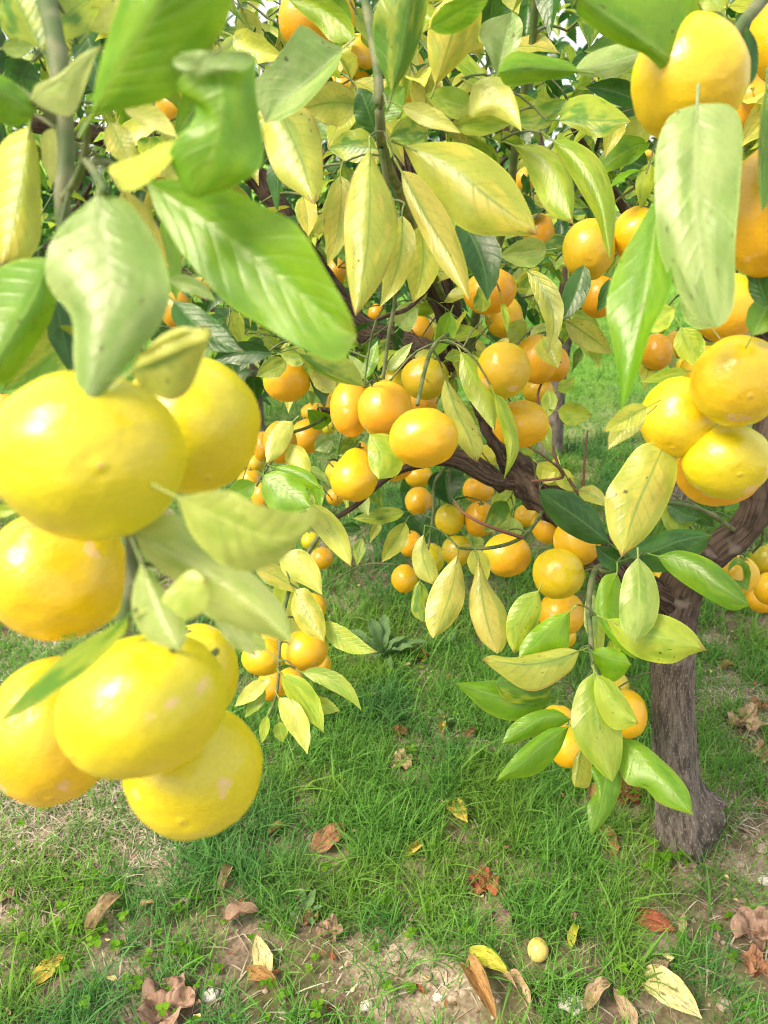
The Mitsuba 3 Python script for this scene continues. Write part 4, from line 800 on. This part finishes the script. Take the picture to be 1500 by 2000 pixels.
f_(1246, 458, 50, 52, 'a', 'golden fruit left of the big pale leaf', .034); f_(1150, 487, 50, 58, 'g', 'olive orange fruit under the long arched leaf', .036, bl=(1140, 520)); f_(1170, 580, 37, 40, 'o', 'orange fruit below the olive orange one', .031); f_(1052, 457, 30, 39, 'o', 'deep orange fruit by the tip of the large yellow leaf', .032); f_(1026, 352, 20, 24, 'o', 'small orange fruit in the leaves above the large yellow leaf tip', .031)
# the middle
f_(958, 570, 52, 43, 'o', 'orange fruit behind the dark pointed leaf at the centre', .036, rot=.25); f_(984, 620, 37, 40, 'a', 'fruit just below the one behind the dark pointed leaf', .034); f_(983, 724, 53, 55, 'g', 'olive green fruit with a tiny dark dot at the centre right', .036, bl=(1000, 732)); f_(1048, 702, 42, 48, 'o', 'orange fruit touching the right of the olive green one', .036); f_(1086, 712, 27, 34, 'o', 'small part of an orange fruit behind the reddish dead twig', .034); f_(1050, 762, 30, 28, 'a', 'orange fruit low between the olive green one and the reddish twig', .033)
f_(1016, 828, 56, 46, 'a', 'golden orange fruit under the olive green one', .036, bl=(1030, 868)); f_(816, 648, 30, 32, 'o', 'orange fruit left of the dark limb', .034); f_(735, 612, 16, 18, 'o', 'tiny orange fruit behind the spotted yellow leaf', .028); f_(830, 738, 46, 43, 'g', 'olive fruit hanging behind the green stalk at the centre', .036); f_(772, 746, 32, 30, 'l', 'pale yellow fruit behind the two orange ones at the centre', .034)
f_(752, 800, 54, 55, 'o', 'orange fruit in the middle of the central bunch', .037, bl=(745, 850)); f_(686, 798, 42, 55, 'o', 'orange fruit at the left of the central bunch', .036, bl=(680, 850)); f_(828, 855, 67, 58, 'a', 'large golden front fruit of the central bunch', .037, bl=(840, 905)); f_(826, 785, 30, 30, 'o', 'fruit half hidden above the large golden front one', .032); f_(768, 902, 42, 38, 'o', 'orange fruit behind the pale leaf under the central bunch', .036)
f_(691, 936, 46, 45, 'a', 'pear shaped golden fruit with a narrow neck', .034, pear=.5, bl=(684, 979)); f_(702, 890, 28, 28, 'a', 'fruit right behind the neck of the pear shaped one', .033); f_(660, 925, 25, 28, 'a', 'fruit behind the left side of the pear shaped one', .032); f_(656, 970, 19, 18, 'o', 'small orange fruit below left of the pear shaped one', .028); f_(725, 968, 16, 16, 'l', 'small yellow fruit behind the right side of the pear shaped one', .028)
f_(560, 744, 46, 41, 'a', 'orange fruit hanging alone from a short green stalk left of centre', .035, bl=(565, 800)); f_(600, 852, 32, 34, 'a', 'round golden fruit right of the pale drooping leaf', .034, bl=(605, 885)); f_(547, 864, 33, 42, 'o', 'orange fruit behind the pale drooping leaf', .034); f_(514, 872, 20, 30, 'o', 'orange fruit right beside the blurred foreground fruit', .033); f_(498, 906, 18, 18, 'g', 'small yellow green fruit under the one beside the blurred foreground fruit', .030); f_(488, 938, 24, 22, 'a', 'orange fruit above the green leaf left of centre', .031); f_(512, 968, 22, 28, 'o', 'orange fruit behind the green leaf left of centre', .031)
f_(614, 806, 26, 20, 'a', 'yellow fruit behind the grey twig left of the central bunch', .034); f_(640, 834, 16, 16, 'l', 'small yellow fruit between the round golden one and the central bunch', .028); f_(655, 790, 20, 24, 'a', 'fruit behind the left one of the central bunch', .032)
f_(818, 930, 28, 23, 'a', 'yellow fruit right under the large golden front one', .030); f_(818, 979, 27, 28, 'a', 'round golden fruit second from the top of the hanging string', .030, bl=(812, 1000)); f_(878, 1014, 29, 31, 'y', 'yellow fruit right of the hanging string stalk', .030); f_(937, 1014, 31, 35, 'o', 'orange fruit right of the yellow one by the string stalk', .033); f_(893, 1075, 31, 31, 'g', 'yellow green fruit above the first big yellow drooping leaf', .031); f_(843, 1090, 26, 29, 'l', 'yellow fruit behind the small yellow leaf at the low middle', .029)
f_(790, 1130, 26, 28, 'a', 'lowest left golden fruit of the middle string', .029, bl=(780, 1150)); f_(802, 1062, 24, 26, 'o', 'shaded orange fruit left in the middle string', .029); f_(934, 956, 31, 27, 'o', 'orange fruit right under the thick dark limb', .033); f_(990, 1084, 47, 43, 'a', 'broad orange fruit with a twig across its top', .035, bl=(985, 1130)); f_(1071, 1026, 34, 37, 'a', 'golden fruit under the dark green leaf, left of its neighbour', .034); f_(1127, 1058, 45, 49, 'a', 'yellow orange fruit under the dark green leaf, right of its neighbour', .035)
f_(1090, 1120, 50, 50, 'y', 'bright yellow fruit with a pale scar facing the camera, low right of centre', .036, bl=(1073, 1108)); f_(1097, 1198, 45, 43, 'a', 'orange yellow fruit right under the bright scarred one', .035); f_(1095, 1242, 30, 28, 'a', 'lowest small fruit of the stack under the bright scarred one', .033); f_(1295, 1147, 34, 39, 'y', 'yellow fruit in front of the trunk fork', .034); f_(944, 892, 24, 24, 'l', 'yellow fruit behind the dark limb at the centre', .033); f_(1026, 1008, 22, 22, 'a', 'yellow orange fruit half hidden at the lower end of the dark limb', .030)
f_(908, 1122, 15, 20, 'a', 'small orange fruit between the two big yellow drooping leaves', .029); f_(1226, 1394, 36, 48, 'a', 'orange fruit behind the lowest foliage, left of the trunk', .036, bl=(1235, 1435)); f_(1106, 1457, 35, 41, 'a', 'orange fruit behind the low foliage, bottom left of it', .035, bl=(1100, 1500)); f_(1090, 1414, 36, 37, 'a', 'orange fruit showing just above the low green leaves', .037); f_(1198, 1338, 29, 30, 'g', 'dull yellow fruit behind the top of the lowest foliage', .033)
f_(1437, 1123, 44, 39, 'a', 'golden fruit right of the trunk with a small leaf on it', .036); f_(1496, 1092, 30, 30, 'g', 'olive fruit at the right edge, highest of the four right of the trunk', .031); f_(1504, 1150, 30, 32, 'a', 'fruit cut by the right edge below the olive one', .031); f_(1488, 1170, 30, 27, 'o', 'lowest orange fruit right of the trunk', .032)
# the low twig left of the middle
f_(595, 1269, 46, 41, 'a', 'plump golden fruit of the low left bunch, right of its stem', .035, bl=(600, 1310)); f_(619, 1298, 28, 29, 'a', 'fruit behind the plump golden one of the low left bunch', .031); f_(514, 1284, 42, 36, 'a', 'orange fruit of the low left bunch, left of its stem', .035); f_(522, 1254, 32, 26, 'a', 'upper left fruit of the low left bunch', .033); f_(531, 1338, 30, 31, 'o', 'lower left orange fruit of the low left bunch', .031); f_(566, 1332, 26, 28, 'o', 'bottom orange fruit of the low left bunch, behind its stem', .031); f_(609, 1187, 29, 29, 'a', 'orange fruit above the low left bunch behind a yellow leaf', .031); f_(629, 1090, 22, 22, 'o', 'small orange fruit right of the foreground curled leaf', .030); f_(606, 1056, 18, 18, 'l', 'small yellow fruit above the small orange one by the foreground curled leaf', .028)
# the top
f_(598, 40, 54, 58, 'o', 'orange fruit at the top edge inside a folded leaf', .036); f_(655, 28, 40, 58, 'a', 'golden fruit at the top edge right of the one in the folded leaf', .036); f_(700, 112, 36, 42, 'a', 'yellow orange fruit near the top behind a dead twig', .034); f_(792, 155, 41, 60, 'a', 'oval golden fruit behind the holed green leaf at the top', .036); f_(672, 172, 30, 28, 'o', 'orange fruit in the shade behind the pale leaf near the top', .033)
f_(346, 214, 42, 36, 'a', 'yellowish fruit in the gap behind the bitten green leaf', .034); f_(345, 606, 30, 37, 'o', 'orange fruit between the pale foreground leaf and the long one', .034); f_(393, 562, 22, 20, 'o', 'orange fruit just above the small white leaf tip at the left', .033); f_(320, 336, 20, 18, 'a', 'small yellow fruit behind the white folded leaf at the left', .030); f_(657, 530, 20, 26, 'o', 'orange fruit left of the spotted yellow leaf', .032); f_(8, 787, 20, 18, 'o', 'orange fruit at the left edge beside the largest foreground one', .033); f_(1262, 306, 16, 12, 'a', 'small golden fruit among far dark leaves at the upper right', .034); f_(1495, 235, 22, 26, 'o', 'orange fruit at the right edge below the shaded deep orange one', .034, 'right')
for row in FRUITS: settle(*row)
for plant, P in HANG: connect(plant, P, r=.0012, most=.05 if plant != 'tree' else .28)

# ------------------------------------------------------------------ the rest of the crown: shoots with leaves, behind those that stand out
r = np.random.default_rng(33)


def free_leaf(P, dirn, L, w, kind, r, nu=7, nv=9, back=None):
    d = nrm(dirn); face = nrm(np.array([0, 0, .75]) + (r.random(3) - .5) * 1.5 + .35 * nrm(CAM - P))
    E = P + d * L
    C = (P + E) / 2 + np.array([0, 0, .10 + .14 * r.random()]) * L + (r.random(3) - .5) * .10 * L
    return leaf(P, C, E, w, kind, face, roll=(r.random() - .5) * .4, fold=.05 + .4 * r.random(), curl=(r.random() - .35) * .35, nu=nu, nv=nv, wave=.06, back=back, prof=(.7 + .4 * r.random(), .68 + .3 * r.random()))


KEEPOUT = [(1100, 640, 1210, 960), (640, 1000, 1200, 2000)]
fill = []


def shoot(P, dirn, L, nleaf, kinds, size, plant='tree', bsdf='twig_bsdf', link=True):
    pl = PLANT[plant]
    end = P + nrm(dirn) * L + np.array([0, 0, -.25 * L])
    path = spline([P, (P + end) / 2 + np.array([0, 0, .06 * L]), end], 10)
    if link:
        connect(plant, P, r=.0015, most=.6)
        pl['pts'].append(path); pl['twigs'].append(tube(path, np.linspace(.0017, .0009, 10), 6))
    az = r.random() * 6
    for i in range(nleaf):
        t = .15 + .85 * (i + r.random() * .4) / nleaf; Q = path[min(9, int(t * 9))]
        az += 2.4 + (r.random() - .5) * .6
        side = nrm(np.cross(nrm(dirn), [0.2, .3, 1])); up = np.cross(side, nrm(dirn))
        dd = nrm(dirn) * .55 + (side * math.cos(az) + up * math.sin(az)) * .8 + np.array([0, 0, -.35 - .3 * r.random()])
        s = size * (.65 + .6 * r.random()); stalk = Q + nrm(dd) * .010
        fill.append(free_leaf(stalk, dd, s, s * (.42 + .12 * r.random()), kinds[int(r.random() * len(kinds))], r, back=Q))


n_shoot = 0
while n_shoot < 250:
    x, y = r.random() * 1900 - 200, r.random() * 1100 - 400
    ymax = 600 if x < 480 else 720 if x < 1000 else 470
    if y > ymax: continue
    d = .88 + r.random() * .9
    if y > 330: d = max(d, 1.2 + .6 * r.random())
    if x < 520 and y > 100: d = max(d, .8 + .7 * r.random())
    P = at(x, y, d)
    green = (1040 < x < 1330 and y < 430) or r.random() < .45
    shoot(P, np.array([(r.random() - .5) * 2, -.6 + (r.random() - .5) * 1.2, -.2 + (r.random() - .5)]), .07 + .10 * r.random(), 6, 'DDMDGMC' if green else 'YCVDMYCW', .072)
    n_shoot += 1
# lower skirts of leaves round the middle bunches
for x, y, d, kd in [(600, 700, 1.35, 'MCDW'), (660, 880, 1.42, 'MPDC'), (620, 790, 1.5, 'MCWP'), (700, 760, 1.3, 'CYGM'), (880, 800, 1.5, 'CYMV'), (1010, 660, 1.3, 'CYVM'), (860, 950, 1.5, 'DMM'), (540, 960, 1.25, 'GMC'), (760, 1000, 1.5, 'DMV'), (1040, 640, 1.25, 'CVY'), (1100, 600, 1.4, 'DMC'), (930, 640, 1.45, 'CYG'), (1340, 1010, 1.4, 'DCM'), (1440, 640, 1.3, 'MCV'), (1300, 620, 1.4, 'CMV'), (1400, 1000, 1.45, 'CDM'), (500, 860, 1.4, 'MCD'), (470, 620, 1.4, 'DDM'), (420, 640, 1.3, 'DMM'), (520, 690, 1.3, 'CWPY'), (640, 740, 1.35, 'WCPY'), (580, 900, 1.3, 'CPWG'), (640, 900, 1.4, 'CWP'), (720, 700, 1.35, 'CPGW'), (920, 860, 1.45, 'CYW'), (1060, 850, 1.45, 'WCY'), (1000, 640, 1.35, 'CYPW'), (460, 520, 1.1, 'CYDW'), (560, 480, 1.1, 'YCVW'), (900, 600, 1.45, 'CYPG'), (1130, 470, 1.2, 'CDMP'), (1250, 380, 1.2, 'DDMP'), (100, 700, 1.2, 'DMM'), (40, 640, 1.1, 'DMY')]:
    shoot(at(x, y, d), np.array([(r.random() - .5) * 1.5, -.4 + (r.random() - .5), -.4 + (r.random() - .5) * .6]), .08, 5, kd, .062)

# ------------------------------------------------------------------ hang the leaves and write the plants
for i in range(80):
    x, y = 330 + 760 * r.random(), 400 + 330 * r.random()
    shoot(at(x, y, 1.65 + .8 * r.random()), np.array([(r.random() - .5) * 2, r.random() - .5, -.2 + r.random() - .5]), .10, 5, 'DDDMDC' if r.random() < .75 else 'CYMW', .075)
for pl in PLANT.values():
    pl['mesh'] = []
    for how, a, k in pl['leaves']:
        fn, a = (leaf_out, list(a)) if how == 'o' else (leaf_px, list(a))
        if how == 'o': P0, P2 = at(*a[0][0], a[3]), at(*a[0][1], a[3])
        else: P0, P2 = at(*a[0], a[3]), at(*a[1], a[3])
        out = nrm(P0 - P2) * .012; st = P0 + out
        name = next(n for n, p in PLANT.items() if p is pl)
        hit = connect(name, st, r=.0009, most=.05 if name != 'tree' else .12)
        k.setdefault('back', st if hit is None else hit if np.linalg.norm(hit - P0) < .02 else st)
        pl['mesh'].append(fn(*a, **k))


def hides_fruit(m):
    q = pix(m[0]); a, b = q[:, :2].min(0), q[:, :2].max(0)
    for x, y, rad, d in DISCS:
        if x + rad < a[0] or x - rad > b[0] or y + rad < a[1] or y - rad > b[1]: continue
        if ((np.hypot(q[:, 0] - x, q[:, 1] - y) < rad * .85) & (q[:, 2] < d)).mean() > .10: return True
    return False


DISCS = [(cx, cy, (rx + ry) / 2, F * R / ((rx + ry) / 2)) for cx, cy, rx, ry, _, _, R, _, _ in FRUITS if cy > 380]
PLANT['tree']['mesh'] += [m for m in fill if not hides_fruit(m)]


def seen(m):
    q = pix(m[0]); ok = (q[:, 0] > 0) & (q[:, 0] < 1500) & (q[:, 1] > 0) & (q[:, 1] < 2000) & (q[:, 2] > .1)
    return float(np.ptp(q[:, 0]) * np.ptp(q[:, 1]) * ok.mean())


NAMES = {'tree': 'citrus_tree', 'left': 'fruiting_branch', 'right': 'fruiting_branch'}
SAY = {'tree': ('citrus tree with grey brown trunk at the right, dark limbs and yellowing leaves', 'tree'), 'left': ('green leafy branch close to the camera at the left, carrying the big blurred yellow fruits', 'branch'), 'right': ('green leafy branch hanging in at the upper right edge, with the big pale leaf', 'branch')}
for name, pl in PLANT.items():
    key = thing(NAMES[name], *SAY[name], None if name == 'tree' else 'fruiting branches hanging in close to the camera')
    for nm, m, bs in pl['wood']: put(nm, shape_of(m, bs), key)
    tw = sorted(pl['twigs'], key=seen, reverse=True)
    for m in tw[:280]: put('twig', shape_of(m, 'twig_bsdf'), key)
    if tw[280:]: labels[put('twig_tangle', shape_of(join(tw[280:]), 'twig_bsdf'), key)] = {'kind': 'stuff'}
    lv = sorted(pl['mesh'], key=seen, reverse=True)
    for m in lv[:300]: put('leaf', shape_of(m, 'leaf_bsdf'), key)
    if lv[300:]: labels[put('foliage', shape_of(join(lv[300:]), 'leaf_bsdf'), key)] = {'kind': 'stuff'}

# ------------------------------------------------------------------ the trees behind
def back_tree(x, y, lean, cz, cr, ch, nshoot, size, label, kinds, trunk=.045, nparts=120):
    r = np.random.default_rng(int(abs(x) * 100 + abs(y) * 1000))
    z0 = float(gz(x, y)); key = thing('citrus_tree', label, 'tree', 'trees behind the forked one')
    top = np.array([x + lean, y, z0 + cz - ch * .35])
    path = spline([[x, y, z0 - .05], [x + lean * .3, y + .03, z0 + (cz - ch) * .6], top], 24)
    put('trunk', shape_of(tube(path, np.linspace(trunk * 1.25, trunk * .8, 24) + trunk * .5 * np.exp(-np.arange(24) / 2.0), 18, .2, 30, 3), 'bark_bsdf'), key)
    for i in range(6):
        a = i * 1.05 + r.random(); e = top + np.array([math.cos(a) * cr * .75, math.sin(a) * cr * .75, ch * (.1 + .7 * r.random())])
        put('limb', shape_of(tube(spline([path[15 + i], (path[15 + i] + e) / 2 + [0, 0, -.05], e], 14), np.linspace(trunk * .55, .008, 14), 9, .2, 30, i), 'limb_bsdf'), key)
    lv = []
    for i in range(nshoot):
        u = nrm(r.normal(size=3)); rr = (.35 + .65 * r.random() ** .6) * (1 + .25 * (meshkit.noise(u * 2 + x * 9) - .5))
        P = np.array([x + lean, y, z0 + cz]) + u * rr * np.array([cr, cr, ch])
        dn = nrm(u * .7 + r.normal(size=3) * .5 + np.array([0, 0, -.2])); az = r.random() * 6
        side = nrm(np.cross(dn, [.2, .3, 1])); up = np.cross(side, dn)
        kd = kinds[int(meshkit.noise(u * 2.2 + 5) * 1.6 * len(kinds)) % len(kinds)]
        for j in range(7):
            az += 2.4; dd = dn * .5 + (side * math.cos(az) + up * math.sin(az)) * .8 + np.array([0, 0, -.25])
            s = size * (.7 + .6 * r.random()); Q = P + dn * j * .025
            lv.append(free_leaf(Q, dd, s, s * .48, kd[int(r.random() * len(kd))], r, 5, 6))
    lv.sort(key=seen, reverse=True)
    for m in lv[:nparts]: put('leaf', shape_of(m, 'leaf_bsdf'), key)
    labels[put('foliage', shape_of(join(lv[nparts:]), 'leaf_bsdf'), key)] = {'kind': 'stuff'}


a, b = ground_at(1072, 890), ground_at(1322, 1005)
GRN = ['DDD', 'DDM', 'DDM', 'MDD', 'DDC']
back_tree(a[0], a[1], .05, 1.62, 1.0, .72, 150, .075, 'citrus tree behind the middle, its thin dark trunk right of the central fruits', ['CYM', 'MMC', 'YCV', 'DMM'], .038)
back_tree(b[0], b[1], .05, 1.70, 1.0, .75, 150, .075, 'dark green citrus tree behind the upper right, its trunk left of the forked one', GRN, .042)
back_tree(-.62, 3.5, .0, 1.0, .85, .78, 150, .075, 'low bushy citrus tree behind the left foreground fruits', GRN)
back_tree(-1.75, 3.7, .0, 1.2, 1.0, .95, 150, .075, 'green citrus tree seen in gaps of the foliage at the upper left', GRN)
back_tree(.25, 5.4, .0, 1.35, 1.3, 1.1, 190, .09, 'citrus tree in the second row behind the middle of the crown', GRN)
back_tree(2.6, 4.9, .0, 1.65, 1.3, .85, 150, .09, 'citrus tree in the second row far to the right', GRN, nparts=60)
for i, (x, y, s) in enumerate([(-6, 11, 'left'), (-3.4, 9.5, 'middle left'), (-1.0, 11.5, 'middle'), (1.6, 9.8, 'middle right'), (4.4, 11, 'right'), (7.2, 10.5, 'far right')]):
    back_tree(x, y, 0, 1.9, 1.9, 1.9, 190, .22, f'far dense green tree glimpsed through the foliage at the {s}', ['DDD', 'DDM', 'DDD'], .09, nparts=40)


# ------------------------------------------------------------------ fallen leaves, fruit, stones and the weed
def lobed(P, size, rot, k, crum, seed):
    th = np.linspace(0, 2 * np.pi, 45); rr = np.linspace(0, 1, 9)
    out = (.62 + .38 * np.abs(np.cos(th * 2.5)) ** .6 * (1 - .3 * np.sin(th / 2) ** 8)); out[-1] = out[0]
    X_, Y_ = rr[:, None] * out * np.cos(th), rr[:, None] * out * np.sin(th)
    Z_ = (meshkit.fbm(np.stack([X_ * 3.2 + seed, Y_ * 3.2, 0 * X_], -1), 3, seed) - .40) * crum + .35 * crum * rr[:, None] ** 2 * (.4 + np.cos(th[None] * 2 + seed) ** 2)
    Z_ = Z_ - Z_.min() * .8
    c, s = math.cos(rot), math.sin(rot)
    V = P + np.stack([(X_ * c - Y_ * s), (X_ * s + Y_ * c), Z_], -1) * size / 2
    uv = np.stack([seed + .5 + Y_ * .4, 4 * k + (X_ + 1) * .49], -1)
    return V.reshape(-1, 3), grid_faces(9, 45), uv.reshape(-1, 2)


r = np.random.default_rng(77)
for i, (px, py, ln, deg, k, form, label) in enumerate(FALLEN):
    P = on_ground(px, py, .006); d = np.linalg.norm(P - CAM); L = .80 * ln / F * d; a = math.radians(deg)
    if form == 'lobed':
        m = lobed(P, L * 1.02, a, k, 1.0, 400 + i)
    else:
        dirn = np.array([math.cos(a), math.sin(a) / .75, 0]) * L / 2
        P0, P1 = P - dirn, P + dirn
        if form == 'curl': m = leaf(P0, P + np.array([0, 0, L * .5]), P1 + np.array([0, 0, L * .12]), L * .52, k, np.array([.1, -.25, 1.0]), roll=(r.random() - .5), fold=.55 + .3 * r.random(), curl=.5, twist=1.0 * (r.random() - .5), wave=.12, nv=17)
        else: m = leaf(P0, P + np.array([0, 0, L * .22]), P1 + np.array([0, 0, .012]), L * .56, k, np.array([(r.random() - .5) * .5, -.35, 1.0]), fold=.15 + .2 * r.random(), curl=.25 * (r.random() - .3), wave=.08, nv=17, back=P0 - dirn * .15)
    thing('fallen_leaf', label, 'leaf', 'fallen leaves lying on the ground', shape=shape_of(m, 'dead_bsdf'))
P = on_ground(1049, 1868); d = (P - CAM) @ FWD; R = 21 / F * d
m, c, stem, up, AB = fruit_mesh(1049, 1868, 20, 22, R, 'p', ground=P + np.array([0, 0, R * .9]), bl=(1060, 1850))
key = thing('citrus_fruit', 'small faded fruit fallen in the grass near the bottom', 'fruit', shape=shape_of(m, 'fruit_bsdf')); put('calyx', shape_of(calyx(stem, up, AB, R), 'stalk_bsdf'), key)
for i, (px, py, w, kd, label) in enumerate(STONES):
    P = on_ground(px, py); s = w / 2 / F * np.linalg.norm(P - CAM)
    t = trimesh.creation.icosphere(3); v = np.array(t.vertices); v *= (.72 + .6 * meshkit.fbm(v * 1.3 + i * 5, 2, 3))[:, None]
    q = np.round(v * 2.2) / 2.2; v = (.65 * v + .35 * q) * np.array([1, .8, .55]) * s
    thing('stone', label, 'stone', 'loose stones on the soil', shape=mikit.ply((v + P + np.array([0, 0, s * .15]), np.array(t.faces)), 'stone_bsdf' if kd == 'g' else 'tan_stone_bsdf', smooth=40))


def weed(px, py, size, n, label, seed):
    r = np.random.default_rng(seed); P = on_ground(px, py); key = thing('weed_plant', label, 'plant', 'broad-leaved weeds in the grass')
    for i in range(n):
        a = i * 2.4 + r.random() * .5; L = size * (.6 + .6 * r.random()); el = .35 + .9 * (i / n)
        e = P + np.array([math.cos(a) * math.cos(el), math.sin(a) * math.cos(el), math.sin(el) * .9]) * L
        m = leaf(P + np.array([0, 0, .004]), (P + e) / 2 + np.array([0, 0, .28 * L]), e, L * .26, 0, np.array([0, 0, 1.0]) + .01, fold=.25, wave=.12, prof=(.75, 1.25), nu=7, nv=13)
        put('leaf', shape_of(m, 'weed_bsdf'), key)


weed(748, 1290, .11, 16, 'grey green rosette weed standing in the grass at the middle', 1)
weed(880, 1268, .055, 9, 'low weed with rounded grey green leaves right of the rosette weed', 2)
weed(865, 1420, .05, 8, 'small green weed in the grass below the rosette weed', 3)
weed(600, 1790, .05, 9, 'silvery jagged weed at the upper edge of the bare soil', 4)
